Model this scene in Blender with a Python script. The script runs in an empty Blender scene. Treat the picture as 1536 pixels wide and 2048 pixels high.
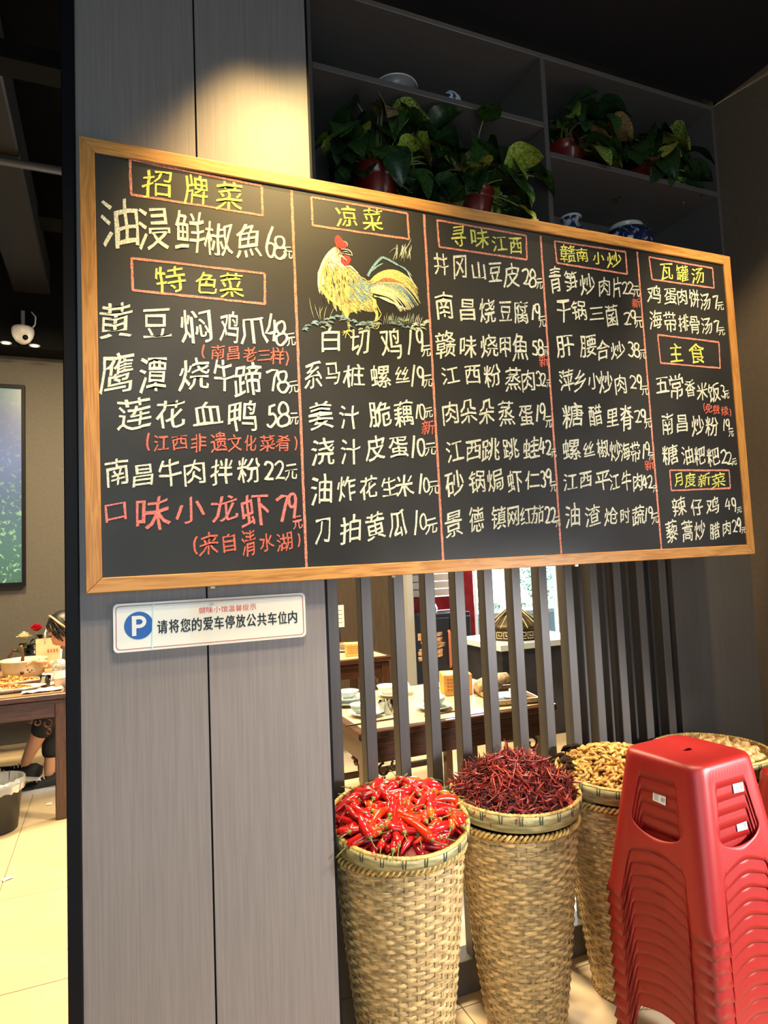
import bpy, bmesh, math, random
from math import sin, cos, pi, radians, sqrt, atan2
from mathutils import Vector, Matrix, noise, geometry

# ---------------- camera, world, lights, exposure ----------------
SC = bpy.context.scene
COL = SC.collection
yaw, pitch, roll, FPX = .3974, .0698, -.0421, 1308.5
cd = bpy.data.cameras.new('camera'); cam = bpy.data.objects.new('camera', cd); COL.objects.link(cam)
fw = Vector((sin(yaw)*cos(pitch), cos(yaw)*cos(pitch), sin(pitch)))
r0 = Vector((cos(yaw), -sin(yaw), 0)); u0 = r0.cross(fw)
rr = r0*cos(roll)+u0*sin(roll); uu = -r0*sin(roll)+u0*cos(roll)
M = Matrix((( rr.x, uu.x, -fw.x, .0614), (rr.y, uu.y, -fw.y, -1.8098), (rr.z, uu.z, -fw.z, 1.3423), (0,0,0,1)))
cam.matrix_world = M
cd.sensor_fit = 'HORIZONTAL'; cd.sensor_width = 36; cd.lens = FPX/1536*36; cd.clip_start = .02
SC.camera = cam

w = bpy.data.worlds.new('sky'); SC.world = w; w.use_nodes = True
bgn = w.node_tree.nodes['Background']; bgn.inputs[0].default_value = (.62,.86,1,1); bgn.inputs[1].default_value = 2.6

def light(name, kind, loc, target, energy, color, size=.1, size_y=None, spot=None, blend=.5):
    ld = bpy.data.lights.new(name, kind); o = bpy.data.objects.new(name, ld); COL.objects.link(o)
    o.location = loc; d = Vector(target)-Vector(loc); o.rotation_euler = d.to_track_quat('-Z','Y').to_euler()
    ld.energy = energy; ld.color = color
    if kind == 'AREA':
        ld.size = size
        if size_y: ld.shape = 'RECTANGLE'; ld.size_y = size_y
    elif kind == 'SUN': ld.angle = size
    else: ld.shadow_soft_size = size
    if spot: ld.spot_size = radians(spot); ld.spot_blend = blend
    return o
# daylight: sun outside the far windows, door light from the right, shop front behind the camera
light('sun', 'SUN', (6,8,6), (3.2,3.2,0), 9, (1,.95,.88), .01)
light('door_daylight', 'AREA', (2.38,-1.75,1.0), (.9,-.3,.2), 12, (.98,.95,1), .95, 1.4)
light('doorway_sun', 'SPOT', (2.30,-1.72,1.15), (1.18,-.38,.40), 220, (1,.97,.98), .09, spot=62, blend=.5)
light('shopfront_daylight', 'AREA', (-.6,-4.4,1.1), (.5,0,.2), 9, (.95,.96,1), 2.2, 1.4)
light('ceiling_lamp_white', 'SPOT', (.35,-.98,3.08), (.30,-.50,.0), 112, (1,.97,.95), .03, spot=58, blend=.5)
light('ceiling_lamp_white_right', 'SPOT', (1.9,-1.25,3.08), (1.6,-.5,.3), 36, (1,.95,.9), .03, spot=60, blend=.6)
# track lamps close to the wall above the board and in front of it
WARM = (1,.66,.26)
light('track_lamp_board', 'SPOT', (.44,-.50,3.06), (.40,-.31,2.0), 165, WARM, .02, spot=46, blend=.95)
light('track_lamp_wide', 'SPOT', (.72,-.86,3.08), (.52,-.25,1.92), 165, (1,.70,.28), .03, spot=58, blend=.95)
light('track_lamp_far', 'SPOT', (1.55,-.80,3.08), (1.45,-.25,1.9), 22, (1,.76,.42), .03, spot=70, blend=.95)
light('track_lamp_wall', 'SPOT', (1.80,-1.0,3.08), (2.42,-.10,1.1), 130, (1,.74,.40), .03, spot=64, blend=.6)
light('track_lamp_baskets', 'SPOT', (1.25,-.95,3.08), (1.15,-.15,.6), 78, (1,.80,.52), .03, spot=50, blend=.7)
light('track_lamp_right', 'SPOT', (1.35,-.365,3.08), (1.80,.05,.9), 62, (1,.74,.42), .02, spot=50, blend=.6)
# ceiling lamps of the dining room behind
light('dining_lamp_left', 'AREA', (-.45,2.3,3.3), (-.4,2.3,0), 190, (1,.76,.42), .5)
light('dining_lamp_floor', 'AREA', (-.6,.8,3.2), (-.5,1.0,0), 52, (1,.76,.44), .3)
light('dining_lamp_middle', 'AREA', (1.35,1.0,3.3), (1.3,1.0,0), 150, (1,.84,.58), .4)
light('dining_lamp_back', 'AREA', (1.4,3.0,3.3), (1.3,2.9,0), 110, (1,.78,.45), .4)
light('window_daylight', 'AREA', (4.0,4.05,1.5), (2.2,2.2,.2), 160, (.85,.95,1), 1.6, 1.6)
vs = SC.view_settings
SC.display_settings.display_device = 'sRGB'
vs.view_transform = 'Standard'; vs.look = 'None'; vs.gamma = 1; vs.use_curve_mapping = False; vs.exposure = 0.0

# ---------------- materials ----------------
MATS = {}
def mat(name, col, rough=.5, metal=0, scale=None, amt=.15, bump=0, col2=None, stretch=(1,1,1), spec=.5, coat=0, emit=None, estr=0, trans=0, alpha=1, sub=0, det=3, ramp=(.35,.65)):
    if name in MATS: return MATS[name]
    m = bpy.data.materials.new(name); m.use_nodes = True; nt = m.node_tree; b = nt.nodes['Principled BSDF']
    b.inputs['Base Color'].default_value = (*col,1); b.inputs['Roughness'].default_value = rough; b.inputs['Metallic'].default_value = metal
    b.inputs['Specular IOR Level'].default_value = spec; b.inputs['Coat Weight'].default_value = coat
    b.inputs['Transmission Weight'].default_value = trans; b.inputs['Alpha'].default_value = alpha
    if sub: b.inputs['Subsurface Weight'].default_value = sub; b.inputs['Subsurface Radius'].default_value = (.02,.008,.004); b.inputs['Subsurface Scale'].default_value = .3
    if emit: b.inputs['Emission Color'].default_value = (*emit,1); b.inputs['Emission Strength'].default_value = estr
    if scale:
        tc = nt.nodes.new('ShaderNodeTexCoord'); mp = nt.nodes.new('ShaderNodeMapping'); mp.inputs['Scale'].default_value = stretch
        nz = nt.nodes.new('ShaderNodeTexNoise'); nz.inputs['Scale'].default_value = scale; nz.inputs['Detail'].default_value = det
        nt.links.new(tc.outputs['Object'], mp.inputs[0]); nt.links.new(mp.outputs[0], nz.inputs['Vector'])
        cr = nt.nodes.new('ShaderNodeValToRGB')
        c2 = col2 if col2 else tuple(max(0,c*(1-amt*2)) for c in col)
        c1 = col if col2 else tuple(min(1,c*(1+amt)) for c in col)
        cr.color_ramp.elements[0].color = (*c2,1); cr.color_ramp.elements[1].color = (*c1,1)
        cr.color_ramp.elements[0].position = ramp[0]; cr.color_ramp.elements[1].position = ramp[1]
        nt.links.new(nz.outputs['Fac'], cr.inputs[0]); nt.links.new(cr.outputs[0], b.inputs['Base Color'])
        if bump:
            bp = nt.nodes.new('ShaderNodeBump'); bp.inputs['Strength'].default_value = bump; bp.inputs['Distance'].default_value = .004
            nt.links.new(nz.outputs['Fac'], bp.inputs['Height']); nt.links.new(bp.outputs[0], b.inputs['Normal'])
    MATS[name] = m
    return m
def wood(name, c1, c2, axis, rough=.45, scale=9, dist=2.5):
    m = bpy.data.materials.new(name); m.use_nodes = True; nt = m.node_tree; b = nt.nodes['Principled BSDF']
    tc = nt.nodes.new('ShaderNodeTexCoord'); mp = nt.nodes.new('ShaderNodeMapping')
    s = [7,7,7]; s[axis] = .45; mp.inputs['Scale'].default_value = s
    nz = nt.nodes.new('ShaderNodeTexNoise'); nz.inputs['Scale'].default_value = scale; nz.inputs['Detail'].default_value = 6; nz.inputs['Distortion'].default_value = dist
    cr = nt.nodes.new('ShaderNodeValToRGB'); cr.color_ramp.elements[0].color = (*c2,1); cr.color_ramp.elements[1].color = (*c1,1)
    cr.color_ramp.elements[0].position = .36; cr.color_ramp.elements[1].position = .58
    bp = nt.nodes.new('ShaderNodeBump'); bp.inputs['Strength'].default_value = .15; bp.inputs['Distance'].default_value = .002
    L = nt.links.new
    L(tc.outputs['Object'], mp.inputs[0]); L(mp.outputs[0], nz.inputs['Vector']); L(nz.outputs['Fac'], cr.inputs[0]); L(cr.outputs[0], b.inputs['Base Color'])
    L(nz.outputs['Fac'], bp.inputs['Height']); L(bp.outputs[0], b.inputs['Normal']); b.inputs['Roughness'].default_value = rough
    return m
OAK_X = wood('oak_along_x', (.62,.31,.085), (.42,.18,.04), 0)
OAK_Z = wood('oak_along_z', (.58,.28,.07), (.42,.18,.04), 2)
SLATE = mat('slate_black', (.021,.0215,.021), .5, scale=2.2, amt=.25, spec=.5)
LAM = mat('grey_laminate', (.215,.19,.18), .45, scale=24, amt=.05, stretch=(9,9,.22), bump=.05, det=4)
LAMD = mat('niche_laminate', (.125,.108,.098), .3, scale=20, amt=.05, stretch=(.3,9,9))
SLATM = mat('slat_laminate', (.082,.075,.066), .45, scale=24, amt=.06, stretch=(9,9,.2))
RWALL = mat('right_wall_paint', (.15,.115,.08), .7, scale=60, amt=.04)
TRIMB = mat('black_trim', (.004,.004,.006), .5, spec=.15)
NAVY = mat('ceiling_navy', (.006,.007,.012), .6)
BLACKC = mat('dark_ceiling', (.002,.002,.002), .9, spec=.05, scale=3, amt=.2)
BEAM = mat('beam_grey', (.005,.005,.005), .85, spec=.08)
FARWALL = mat('far_wall', (.085,.076,.064), .75, scale=40, amt=.04)
BROWNP = mat('brown_panel', (.075,.052,.034), .5, scale=16, amt=.15, stretch=(9,9,.3))
TILE = mat('floor_tile', (.62,.48,.30), .28, scale=5, amt=.05, det=6)
GROUT = mat('grout', (.22,.17,.12), .8)
CHW = mat('chalk_cream', (.86,.86,.66), .85, scale=220, amt=.22, det=2)
CHY = mat('chalk_yellow', (.80,.80,.16), .85, scale=220, amt=.22, det=2)
CHR = mat('chalk_coral', (.80,.17,.11), .85, scale=220, amt=.22, det=2)
CHP = mat('chalk_pink', (.80,.22,.20), .85, scale=220, amt=.2, det=2)
CHL = mat('chalk_salmon', (.76,.28,.20), .85, scale=160, amt=.22, det=2)

# ---------------- mesh helpers ----------------
class MB:
    def __init__(s): s.v = []; s.f = []; s.mi = []; s.sm = []; s.cur = 0
    def add(s, vs, fs, smooth=False):
        n = len(s.v); s.v += [tuple(v) for v in vs]; s.f += [tuple(i+n for i in f) for f in fs]; s.mi += [s.cur]*len(fs); s.sm += [smooth]*len(fs)
    def box(s, lo, hi, R=None, bev=0):
        x0,y0,z0 = lo; x1,y1,z1 = hi
        b = bev
        if b <= 0:
            vs = [(x0,y0,z0),(x1,y0,z0),(x1,y1,z0),(x0,y1,z0),(x0,y0,z1),(x1,y0,z1),(x1,y1,z1),(x0,y1,z1)]
            fs = [(0,3,2,1),(4,5,6,7),(0,1,5,4),(1,2,6,5),(2,3,7,6),(3,0,4,7)]
        else:
            vs = []; idx = {}
            for a,X in ((0,(x0,x1)),):
                pass
            for i in (0,1):
                for j in (0,1):
                    for k in (0,1):
                        X = (x0,x1)[i]; Y = (y0,y1)[j]; Z = (z0,z1)[k]; dx = b if i==0 else -b; dy = b if j==0 else -b; dz = b if k==0 else -b
                        idx[i,j,k,0] = len(vs); vs.append((X,Y+dy,Z+dz)); idx[i,j,k,1] = len(vs); vs.append((X+dx,Y,Z+dz)); idx[i,j,k,2] = len(vs); vs.append((X+dx,Y+dy,Z))
            fs = []
            def q(*k): fs.append([idx[t] for t in k])
            for i in (0,1): q((i,0,0,0),(i,1,0,0),(i,1,1,0),(i,0,1,0)); q((0,i,0,1),(1,i,0,1),(1,i,1,1),(0,i,1,1)); q((0,0,i,2),(1,0,i,2),(1,1,i,2),(0,1,i,2))
            for i in (0,1):
                for j in (0,1):
                    q((i,j,0,0),(i,j,1,0),(i,j,1,1),(i,j,0,1)); q((i,0,j,0),(i,1,j,0),(i,1,j,2),(i,0,j,2)); q((0,i,j,1),(1,i,j,1),(1,i,j,2),(0,i,j,2))
                    for k in (0,1): q((i,j,k,0),(i,j,k,1),(i,j,k,2))
        if R is not None: vs = [R @ Vector(v) for v in vs]
        s.add(vs, fs)
    def tube(s, pts, rad, n=6, caps=True, flat=1):
        pts = [Vector(p) for p in pts]; m = len(pts)
        if not hasattr(rad, '__len__'): rad = [rad]*m
        vs = []; up = None
        for i,p in enumerate(pts):
            t = (pts[min(i+1,m-1)]-pts[max(i-1,0)]); t = t.normalized() if t.length > 1e-9 else Vector((0,0,1))
            if up is None: up = Vector((0,0,1)) if abs(t.z) < .9 else Vector((1,0,0))
            a = t.cross(up)
            if a.length < 1e-6: a = t.orthogonal()
            a.normalize(); b = a.cross(t).normalized(); up = b
            for k in range(n):
                an = 2*pi*k/n; vs.append(p + a*cos(an)*rad[i] + b*sin(an)*rad[i]*flat)
        fs = [(i*n+k, i*n+(k+1)%n, (i+1)*n+(k+1)%n, (i+1)*n+k) for i in range(m-1) for k in range(n)]
        if caps: fs += [tuple(range(n))[::-1], tuple((m-1)*n+k for k in range(n))]
        s.add(vs, fs, True)
    def lathe(s, prof, n=24, c=(0,0,0), smooth=True, closed=False):
        vs = []; m = len(prof)
        for r,z in prof:
            for k in range(n): a = 2*pi*k/n; vs.append((c[0]+r*cos(a), c[1]+r*sin(a), c[2]+z))
        fs = [(i*n+k, i*n+(k+1)%n, (i+1)*n+(k+1)%n, (i+1)*n+k) for i in range(m-1) for k in range(n)]
        if not closed:
            if prof[0][0] > 1e-5: fs.append(tuple(range(n))[::-1])
            if prof[-1][0] > 1e-5: fs.append(tuple((m-1)*n+k for k in range(n)))
        s.add(vs, fs, smooth)
    def ribbon(s, pts, w, y=0, th=0.0):      # flat stroke in the xz plane facing -y
        m = len(pts)
        if not hasattr(w, '__len__'): w = [w]*m
        vs = []
        for i in range(m):
            a = pts[max(i-1,0)]; b = pts[min(i+1,m-1)]; dx = b[0]-a[0]; dz = b[1]-a[1]; L = sqrt(dx*dx+dz*dz) or 1
            nx, nz = -dz/L*w[i]/2, dx/L*w[i]/2
            vs += [(pts[i][0]+nx, y, pts[i][1]+nz), (pts[i][0]-nx, y, pts[i][1]-nz)]
        s.add([(a,b-(k//2)*.000006,c) for k,(a,b,c) in enumerate(vs)], [(2*i,2*i+1,2*i+3,2*i+2) for i in range(m-1)])
    def mesh(s, name, mats):
        me = bpy.data.meshes.new(name); me.from_pydata(s.v, [], s.f)
        for m in (mats if isinstance(mats,(list,tuple)) else [mats]): me.materials.append(m)
        me.polygons.foreach_set('material_index', s.mi); me.polygons.foreach_set('use_smooth', s.sm); me.update()
        return me
    def build(s, name, mats, parent=None, **kw): return put(name, s.mesh(name, mats), parent, **kw)
def put(name, me, parent=None, loc=None, rot=None, label=None, cat=None, group=None, kind=None, scale=None):
    o = bpy.data.objects.new(name, me); COL.objects.link(o)
    if parent: o.parent = parent
    if loc: o.location = loc
    if rot: o.rotation_euler = rot
    if scale: o.scale = scale
    tag(o, label, cat, group, kind)
    return o
def tag(o, label=None, cat=None, group=None, kind=None):
    if label: o['label'] = label
    if cat: o['category'] = cat
    if group: o['group'] = group
    if kind: o['kind'] = kind
def empty(name, loc=(0,0,0), rz=0, label=None, cat=None, group=None, kind=None):
    o = bpy.data.objects.new(name, None); COL.objects.link(o); o.location = loc; o.rotation_euler = (0,0,rz); o.empty_display_size = .05
    tag(o, label, cat, group, kind); return o
def boxo(name, lo, hi, m, parent=None, bev=0, **kw):
    b = MB(); b.box(lo, hi, bev=bev); return b.build(name, m, parent, **kw)
def kids(o, C={}): return list(o.children)
def copy_tree(o, parent=None):
    c = o.copy(); COL.objects.link(c)
    if parent: c.parent = parent
    for ch in [x for x in KIDS.get(o.name, [])]: copy_tree(ch, c)
    return c
KIDS = {}
def index_kids(root):
    KIDS[root.name] = [x for x in bpy.data.objects if x.parent == root]
    for x in KIDS[root.name]: index_kids(x)
def bevmod(o, wd=.003, seg=2):
    m = o.modifiers.new('bevel','BEVEL'); m.width = wd; m.segments = seg; m.limit_method = 'ANGLE'
# ---------------- the setting ----------------
# floor: base slab (grout) and its tiles
fl = boxo('floor', (-3.6,-4.6,-.06), (6.2,5.0,-.004), GROUT, kind='structure')
tm = MB(); tm.box((0,0,-.004),(.697,.697,0), bev=.0012); tme = tm.mesh('tile', TILE)
for i in range(-4, 8):
    for j in range(-5, 6):
        x = -.389+.7*i; y = .71+.7*j
        if x < -3.5 or x > 5.4 or y < -3.5 or y > 4.2: continue
        put('tile', tme, fl, loc=(x,y,0))
# pillar and its two laminate panels
pil = boxo('pillar', (-.002,-.2067,0), (.558,.30,4.0), TRIMB, kind='structure')
pm = LAM
boxo('panel', (-.002,-.2197,0), (.2663,-.207,4.0), pm, pil); boxo('panel', (.2707,-.2197,0), (.558,-.207,4.0), pm, pil)
boxo('trim_1', (-.0310,-.232,0), (-.0029,.30,4.0), TRIMB, kind='structure', bev=.002)
boxo('trim_2', (.5585,-.2140,0), (.5665,.12,4.0), TRIMB, kind='structure')
# ceiling in front, right wall
boxo('ceiling', (.60,-3.2,3.175), (2.6,.03,3.25), NAVY, kind='structure')
boxo('wall_right', (2.42,-1.05,0), (2.52,.44,3.175), RWALL, kind='structure')
# niche above the screen
N = empty('wall_niche', (.66,.05,2.48), label='built-in brown laminate shelf niche high above the slatted screen', cat='shelf unit')
def nb(name, lo, hi, m=LAMD, **k):
    o = boxo(name, tuple(a-b for a,b in zip(lo,(.66,.05,2.48))), tuple(a-b for a,b in zip(hi,(.66,.05,2.48))), m, N, bev=.0015, **k); return o
nb('back_panel', (.66,.40,2.48), (2.419,.415,3.174)); nb('top_panel', (.66,.05,3.155), (2.419,.3995,3.174))
nb('side_panel', (.648,.05,2.5), (.662,.3995,3.1545)); nb('side_panel', (2.405,.05,2.501), (2.419,.3995,3.1545))
nb('shelf_board', (.6625,.05,2.885), (1.539,.399,2.905)); nb('shelf_board', (1.5605,.05,2.778), (2.4045,.399,2.798))
nb('divider', (1.54,.05,2.501), (1.56,.399,3.1545)); nb('bottom_board', (.648,.046,2.46), (2.4045,.3995,2.4995))
# slatted screen
S = empty('slatted_screen', (.65,.05,0), label='grey vertical slat screen below the chalkboard, beside the pillar', cat='screen')
sme = MB(); sme.box((0,0,.1),(.035,.045,2.458), bev=.002); sme = sme.mesh('slat', SLATM)
for k in range(-1, 12):
    put('slat', sme, S, loc=(.105+.1075*k, 0, 0))
boxo('bottom_rail', (-.004,0,.001), (1.345,.075,.0995), SLATM, S, bev=.002)
boxo('top_rail', (-.004,.052,2.40), (1.345,.075,2.458), SLATM, S)
boxo('wall_panel', (1.56,.13,0), (2.419,.15,2.459), SLATM, kind='structure')
boxo('wall_corner_panel', (2.0,.05,0), (2.419,.129,2.459), SLATM, kind='structure')
# shell of the rooms
boxo('wall_back', (-3.6,4.2,0), (2.66,4.3,4.0), FARWALL, kind='structure')
boxo('wall_brown', (1.35,4.16,0), (2.60,4.199,4.0), BROWNP, kind='structure')
boxo('wall_left', (-3.7,-4.6,0), (-3.6,4.3,4.0), FARWALL, kind='structure')
boxo('wall_front_left', (-3.6,-4.7,0), (-1.9,-4.6,4.0), FARWALL, kind='structure'); boxo('wall_front_right', (.7,-4.7,0), (6.2,-4.6,4.0), FARWALL, kind='structure')
boxo('wall_front_lintel', (-1.9,-4.7,2.8), (.7,-4.6,4.0), FARWALL, kind='structure')
boxo('wall_far_right', (6.2,-4.7,0), (6.3,5.0,4.0), FARWALL, kind='structure')
boxo('ceiling_high', (-3.7,-4.7,4.0), (6.3,5.0,4.08), BLACKC, kind='structure')
boxo('wall_over_screen', (2.52,.13,0), (6.2,.2,4.0), FARWALL, kind='structure')
boxo('wall_bulkhead', (-3.6,3.95,3.12), (-.05,4.199,3.999), BEAM, kind='structure')
# beams, ducts and pipes under the high ceiling, seen left of the pillar
def cyl(name, p0, p1, r, m, parent=None, n=12, **kw):
    b = MB(); b.tube([p0,p1], r, n); return b.build(name, m, parent, **kw)
boxo('ceiling_beam', (-3.5,2.95,3.72), (.0,3.15,3.998), BEAM, label='dark grey ceiling beam crossing behind the pillar', cat='beam')
cyl('ceiling_pipe', (-3.4,2.0,3.52), (-.02,2.0,3.52), .022, mat('pipe_grey',(.06,.055,.05),.5), label='thin dark conduit pipe running under the ceiling beside the pillar', cat='pipe')
boxo('air_duct', (-.62,.75,3.55), (-.36,3.9,3.80), mat('duct',(.006,.006,.0055),.5), bev=.01, label='long dark grey air duct running away under the ceiling', cat='duct')
boxo('ceiling_cable_tray', (-3.4,1.1,3.45), (-.05,1.22,3.53), BEAM, label='dark cable tray at the top left, nearest under the ceiling', cat='cable tray')
# window wall at the far right of the dining room
DR = mat('red_lacquer', (.20,.012,.018), .25, scale=8, amt=.2); WHT = mat('white_metal', (.75,.77,.80), .4)
W1 = empty('window_1', (2.66,4.22,0), kind='structure')
GLS = mat('window_glass', (.9,1,1), .02, trans=1, spec=.3)
def wb(name, lo, hi, m, **k): return boxo(name, (lo[0]-2.66,lo[1]-4.22,lo[2]), (hi[0]-2.66,hi[1]-4.22,hi[2]), m, W1, **k)
wb('window_sill', (2.98,4.18,.28), (6.19,4.3,.34), DR); wb('wall_below', (2.98,4.2,.0), (6.19,4.28,.279), mat('skirt_purple',(.10,.05,.06),.6))
wb('lintel', (2.66,4.2,2.5), (6.19,4.29,3.99), FARWALL)
for x in (3.92,4.62,5.35,6.1): wb('window_post', (x,4.2,.341), (x+.05,4.27,2.499), WHT)
wb('glass_pane', (3.5,4.235,.341), (3.919,4.239,2.499), GLS); wb('glass_pane', (3.971,4.235,.341), (4.619,4.239,2.499), GLS); wb('glass_pane', (4.671,4.235,.341), (5.349,4.239,2.499), GLS)
wb('glass_pane', (5.401,4.235,.341), (6.099,4.239,2.499), GLS)
# grey posts, blinds, beam
boxo('wall_post', (2.66,3.9,0), (2.725,4.199,4.0), mat('post_grey',(.42,.42,.42),.5), kind='structure')
boxo('wall_post', (1.86,4.05,0), (1.905,4.158,4.0), mat('post_blue',(.22,.24,.27),.5), kind='structure')
boxo('red_column', (3.27,3.9,0), (3.395,4.0,3.6), DR, bev=.01, label='dark red lacquered column left of the bright window', cat='column')
boxo('white_jamb', (3.415,4.02,0), (3.49,4.1,3.2), WHT, label='pale door jamb strip beside the red column', cat='door jamb')
boxo('red_lintel', (2.74,4.06,.80), (3.25,4.14,.93), DR, label='red lacquered rail under the grey blind, behind the slats', cat='rail')
BL = empty('roller_blind', (2.75,4.1,.94), label='grey horizontal blind hanging above the red rail behind the slats', cat='blind')
for k in range(9): boxo('slat', (.0,0,.0+.075*k), (.5,.015,.066+.075*k), mat('blind',(.42,.41,.40),.6), BL)
# outside
GRD = mat('outside_paving', (.62,.66,.66), .8, scale=3, amt=.1)
boxo('ground_outside', (1.5,5.0,-.1), (16,18,-.02), GRD, kind='structure')
# ---------------- chalkboard ----------------
from_font = {}
def glyph(c, off=.0):
    k = (c, off)
    if k in from_font: return from_font[k]
    cu = bpy.data.curves.new('glyph', 'FONT'); cu.body = c; cu.resolution_u = 2; cu.offset = off; cu.fill_mode = 'FRONT'
    o = bpy.data.objects.new('glyph', cu); COL.objects.link(o); dg = bpy.context.evaluated_depsgraph_get()
    me = bpy.data.meshes.new_from_object(o.evaluated_get(dg)); bpy.data.objects.remove(o); bpy.data.curves.remove(cu)
    vs = [v.co.copy() for v in me.vertices]; fs = [tuple(p.vertices) for p in me.polygons]; bpy.data.meshes.remove(me)
    x0 = min(v.x for v in vs); x1 = max(v.x for v in vs); y0 = min(v.y for v in vs); y1 = max(v.y for v in vs)
    from_font[k] = ([((v.x-x0)/max(x1-x0,1e-6), (v.y-y0)/max(y1-y0,1e-6)) for v in vs], fs)
    return from_font[k]
def arc(cx, cy, rx, ry, a0, a1, n=14): return [(cx+rx*cos(radians(a0+(a1-a0)*i/n)), cy+ry*sin(radians(a0+(a1-a0)*i/n))) for i in range(n+1)]
DIG = {'0':[arc(.5,.5,.45,.5,90,450,22)], '1':[[(.85,1),(.5,.5),(.15,0)]],
 '2':[arc(.45,.72,.42,.27,160,-30,12)+[(.45,.25),(.05,.03),(.3,.06),(1,.0)]],
 '3':[arc(.45,.76,.4,.24,150,-80,12)+arc(.45,.27,.5,.27,80,-150,14)],
 '4':[[(.55,1),(.3,.62),(.02,.33),(.35,.34),(1,.38)],[(.78,.75),(.72,.4),(.66,0)]],
 '5':[[(.95,.97),(.35,.93),(.25,.58)]+arc(.45,.3,.48,.3,100,-150,14)],
 '6':[[(.85,1),(.45,.72),(.15,.35)]+arc(.5,.25,.38,.25,170,-190,18)],
 '7':[[(.0,.9),(.5,.95),(1,.97),(.75,.6),(.45,0)]],
 '8':[arc(.5,.75,.36,.25,60,420,18),arc(.48,.25,.46,.26,90,450,20)],
 '9':[arc(.45,.73,.38,.27,20,380,18)+[(.82,.6),(.75,.3),(.6,0)]],
 '(':[arc(1.2,.5,1.1,.52,125,235,10)], ')':[arc(-.2,.5,1.1,.52,55,-55,10)]}
def add_char(mb, c, cx, cz, w, h, sw, y, rnd, rise=.17, off=.0):
    ph = rnd.uniform(0,6); ph2 = rnd.uniform(0,6); am = .034
    def warp(u, v):
        U = u + am*sin(5*v+ph) + am*.5*sin(11*u+ph2); V = v + am*sin(6*u+ph2) + am*.6*sin(9*v+ph)
        return cx+(U-.5)*w, cz+(V-.5)*h*1.0 + (u-.5)*w*rise
    if c in DIG:
        for st in DIG[c]:
            pts = [warp(*p) for p in st]; mb.ribbon(pts, [sw*rnd.uniform(.85,1.15) for _ in pts], y)
    else:
        vs, fs = glyph(c); W_ = [warp(*v) for v in vs]; e = sw*.075
        for dx,dz,dy in ((-e,-e*.6,0),(e,e*.6,-.0001),(e*.6,-e,-.0002)): mb.add([(a+dx, y+dy, b+dz) for a,b in W_], fs)
BW, BH, BY = 2.385, 1.2, -.0
B = empty('chalkboard', (1.0390,-.2456,1.8157), label='large black menu chalkboard in an oak frame hung on the pillar', cat='chalkboard'); B.scale = (.8643,.8643,.8643); B.rotation_euler = (0,-.0054,0)
def bo(mb, name, m, **k): return mb.build(name, m, B, **k)
ox, oz = BW/2, .6
boxo('backing_board', (-ox+.038,.006,-oz+.038), (ox-.038,.026,oz-.038), SLATE, B)
def rail(name, quad, m):
    mb = MB(); vs = [(x-ox,0,z-oz) for x,z in quad]+[(x-ox,.028,z-oz) for x,z in quad]
    mb.add(vs, [(0,1,2,3),(7,6,5,4),(0,4,5,1),(1,5,6,2),(2,6,7,3),(3,7,4,0)]); o = mb.build(name, m, B); bevmod(o,.002,2)
f_ = .038
rail('frame_rail', [(0,0),(BW,0),(BW-f_,f_),(f_,f_)], OAK_X); rail('frame_rail', [(f_,BH-f_),(BW-f_,BH-f_),(BW,BH),(0,BH)], OAK_X)
rail('frame_rail', [(0,0),(f_,f_),(f_,BH-f_),(0,BH)], OAK_Z); rail('frame_rail', [(BW-f_,f_),(BW,0),(BW,BH),(BW-f_,BH-f_)], OAK_Z)
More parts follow.
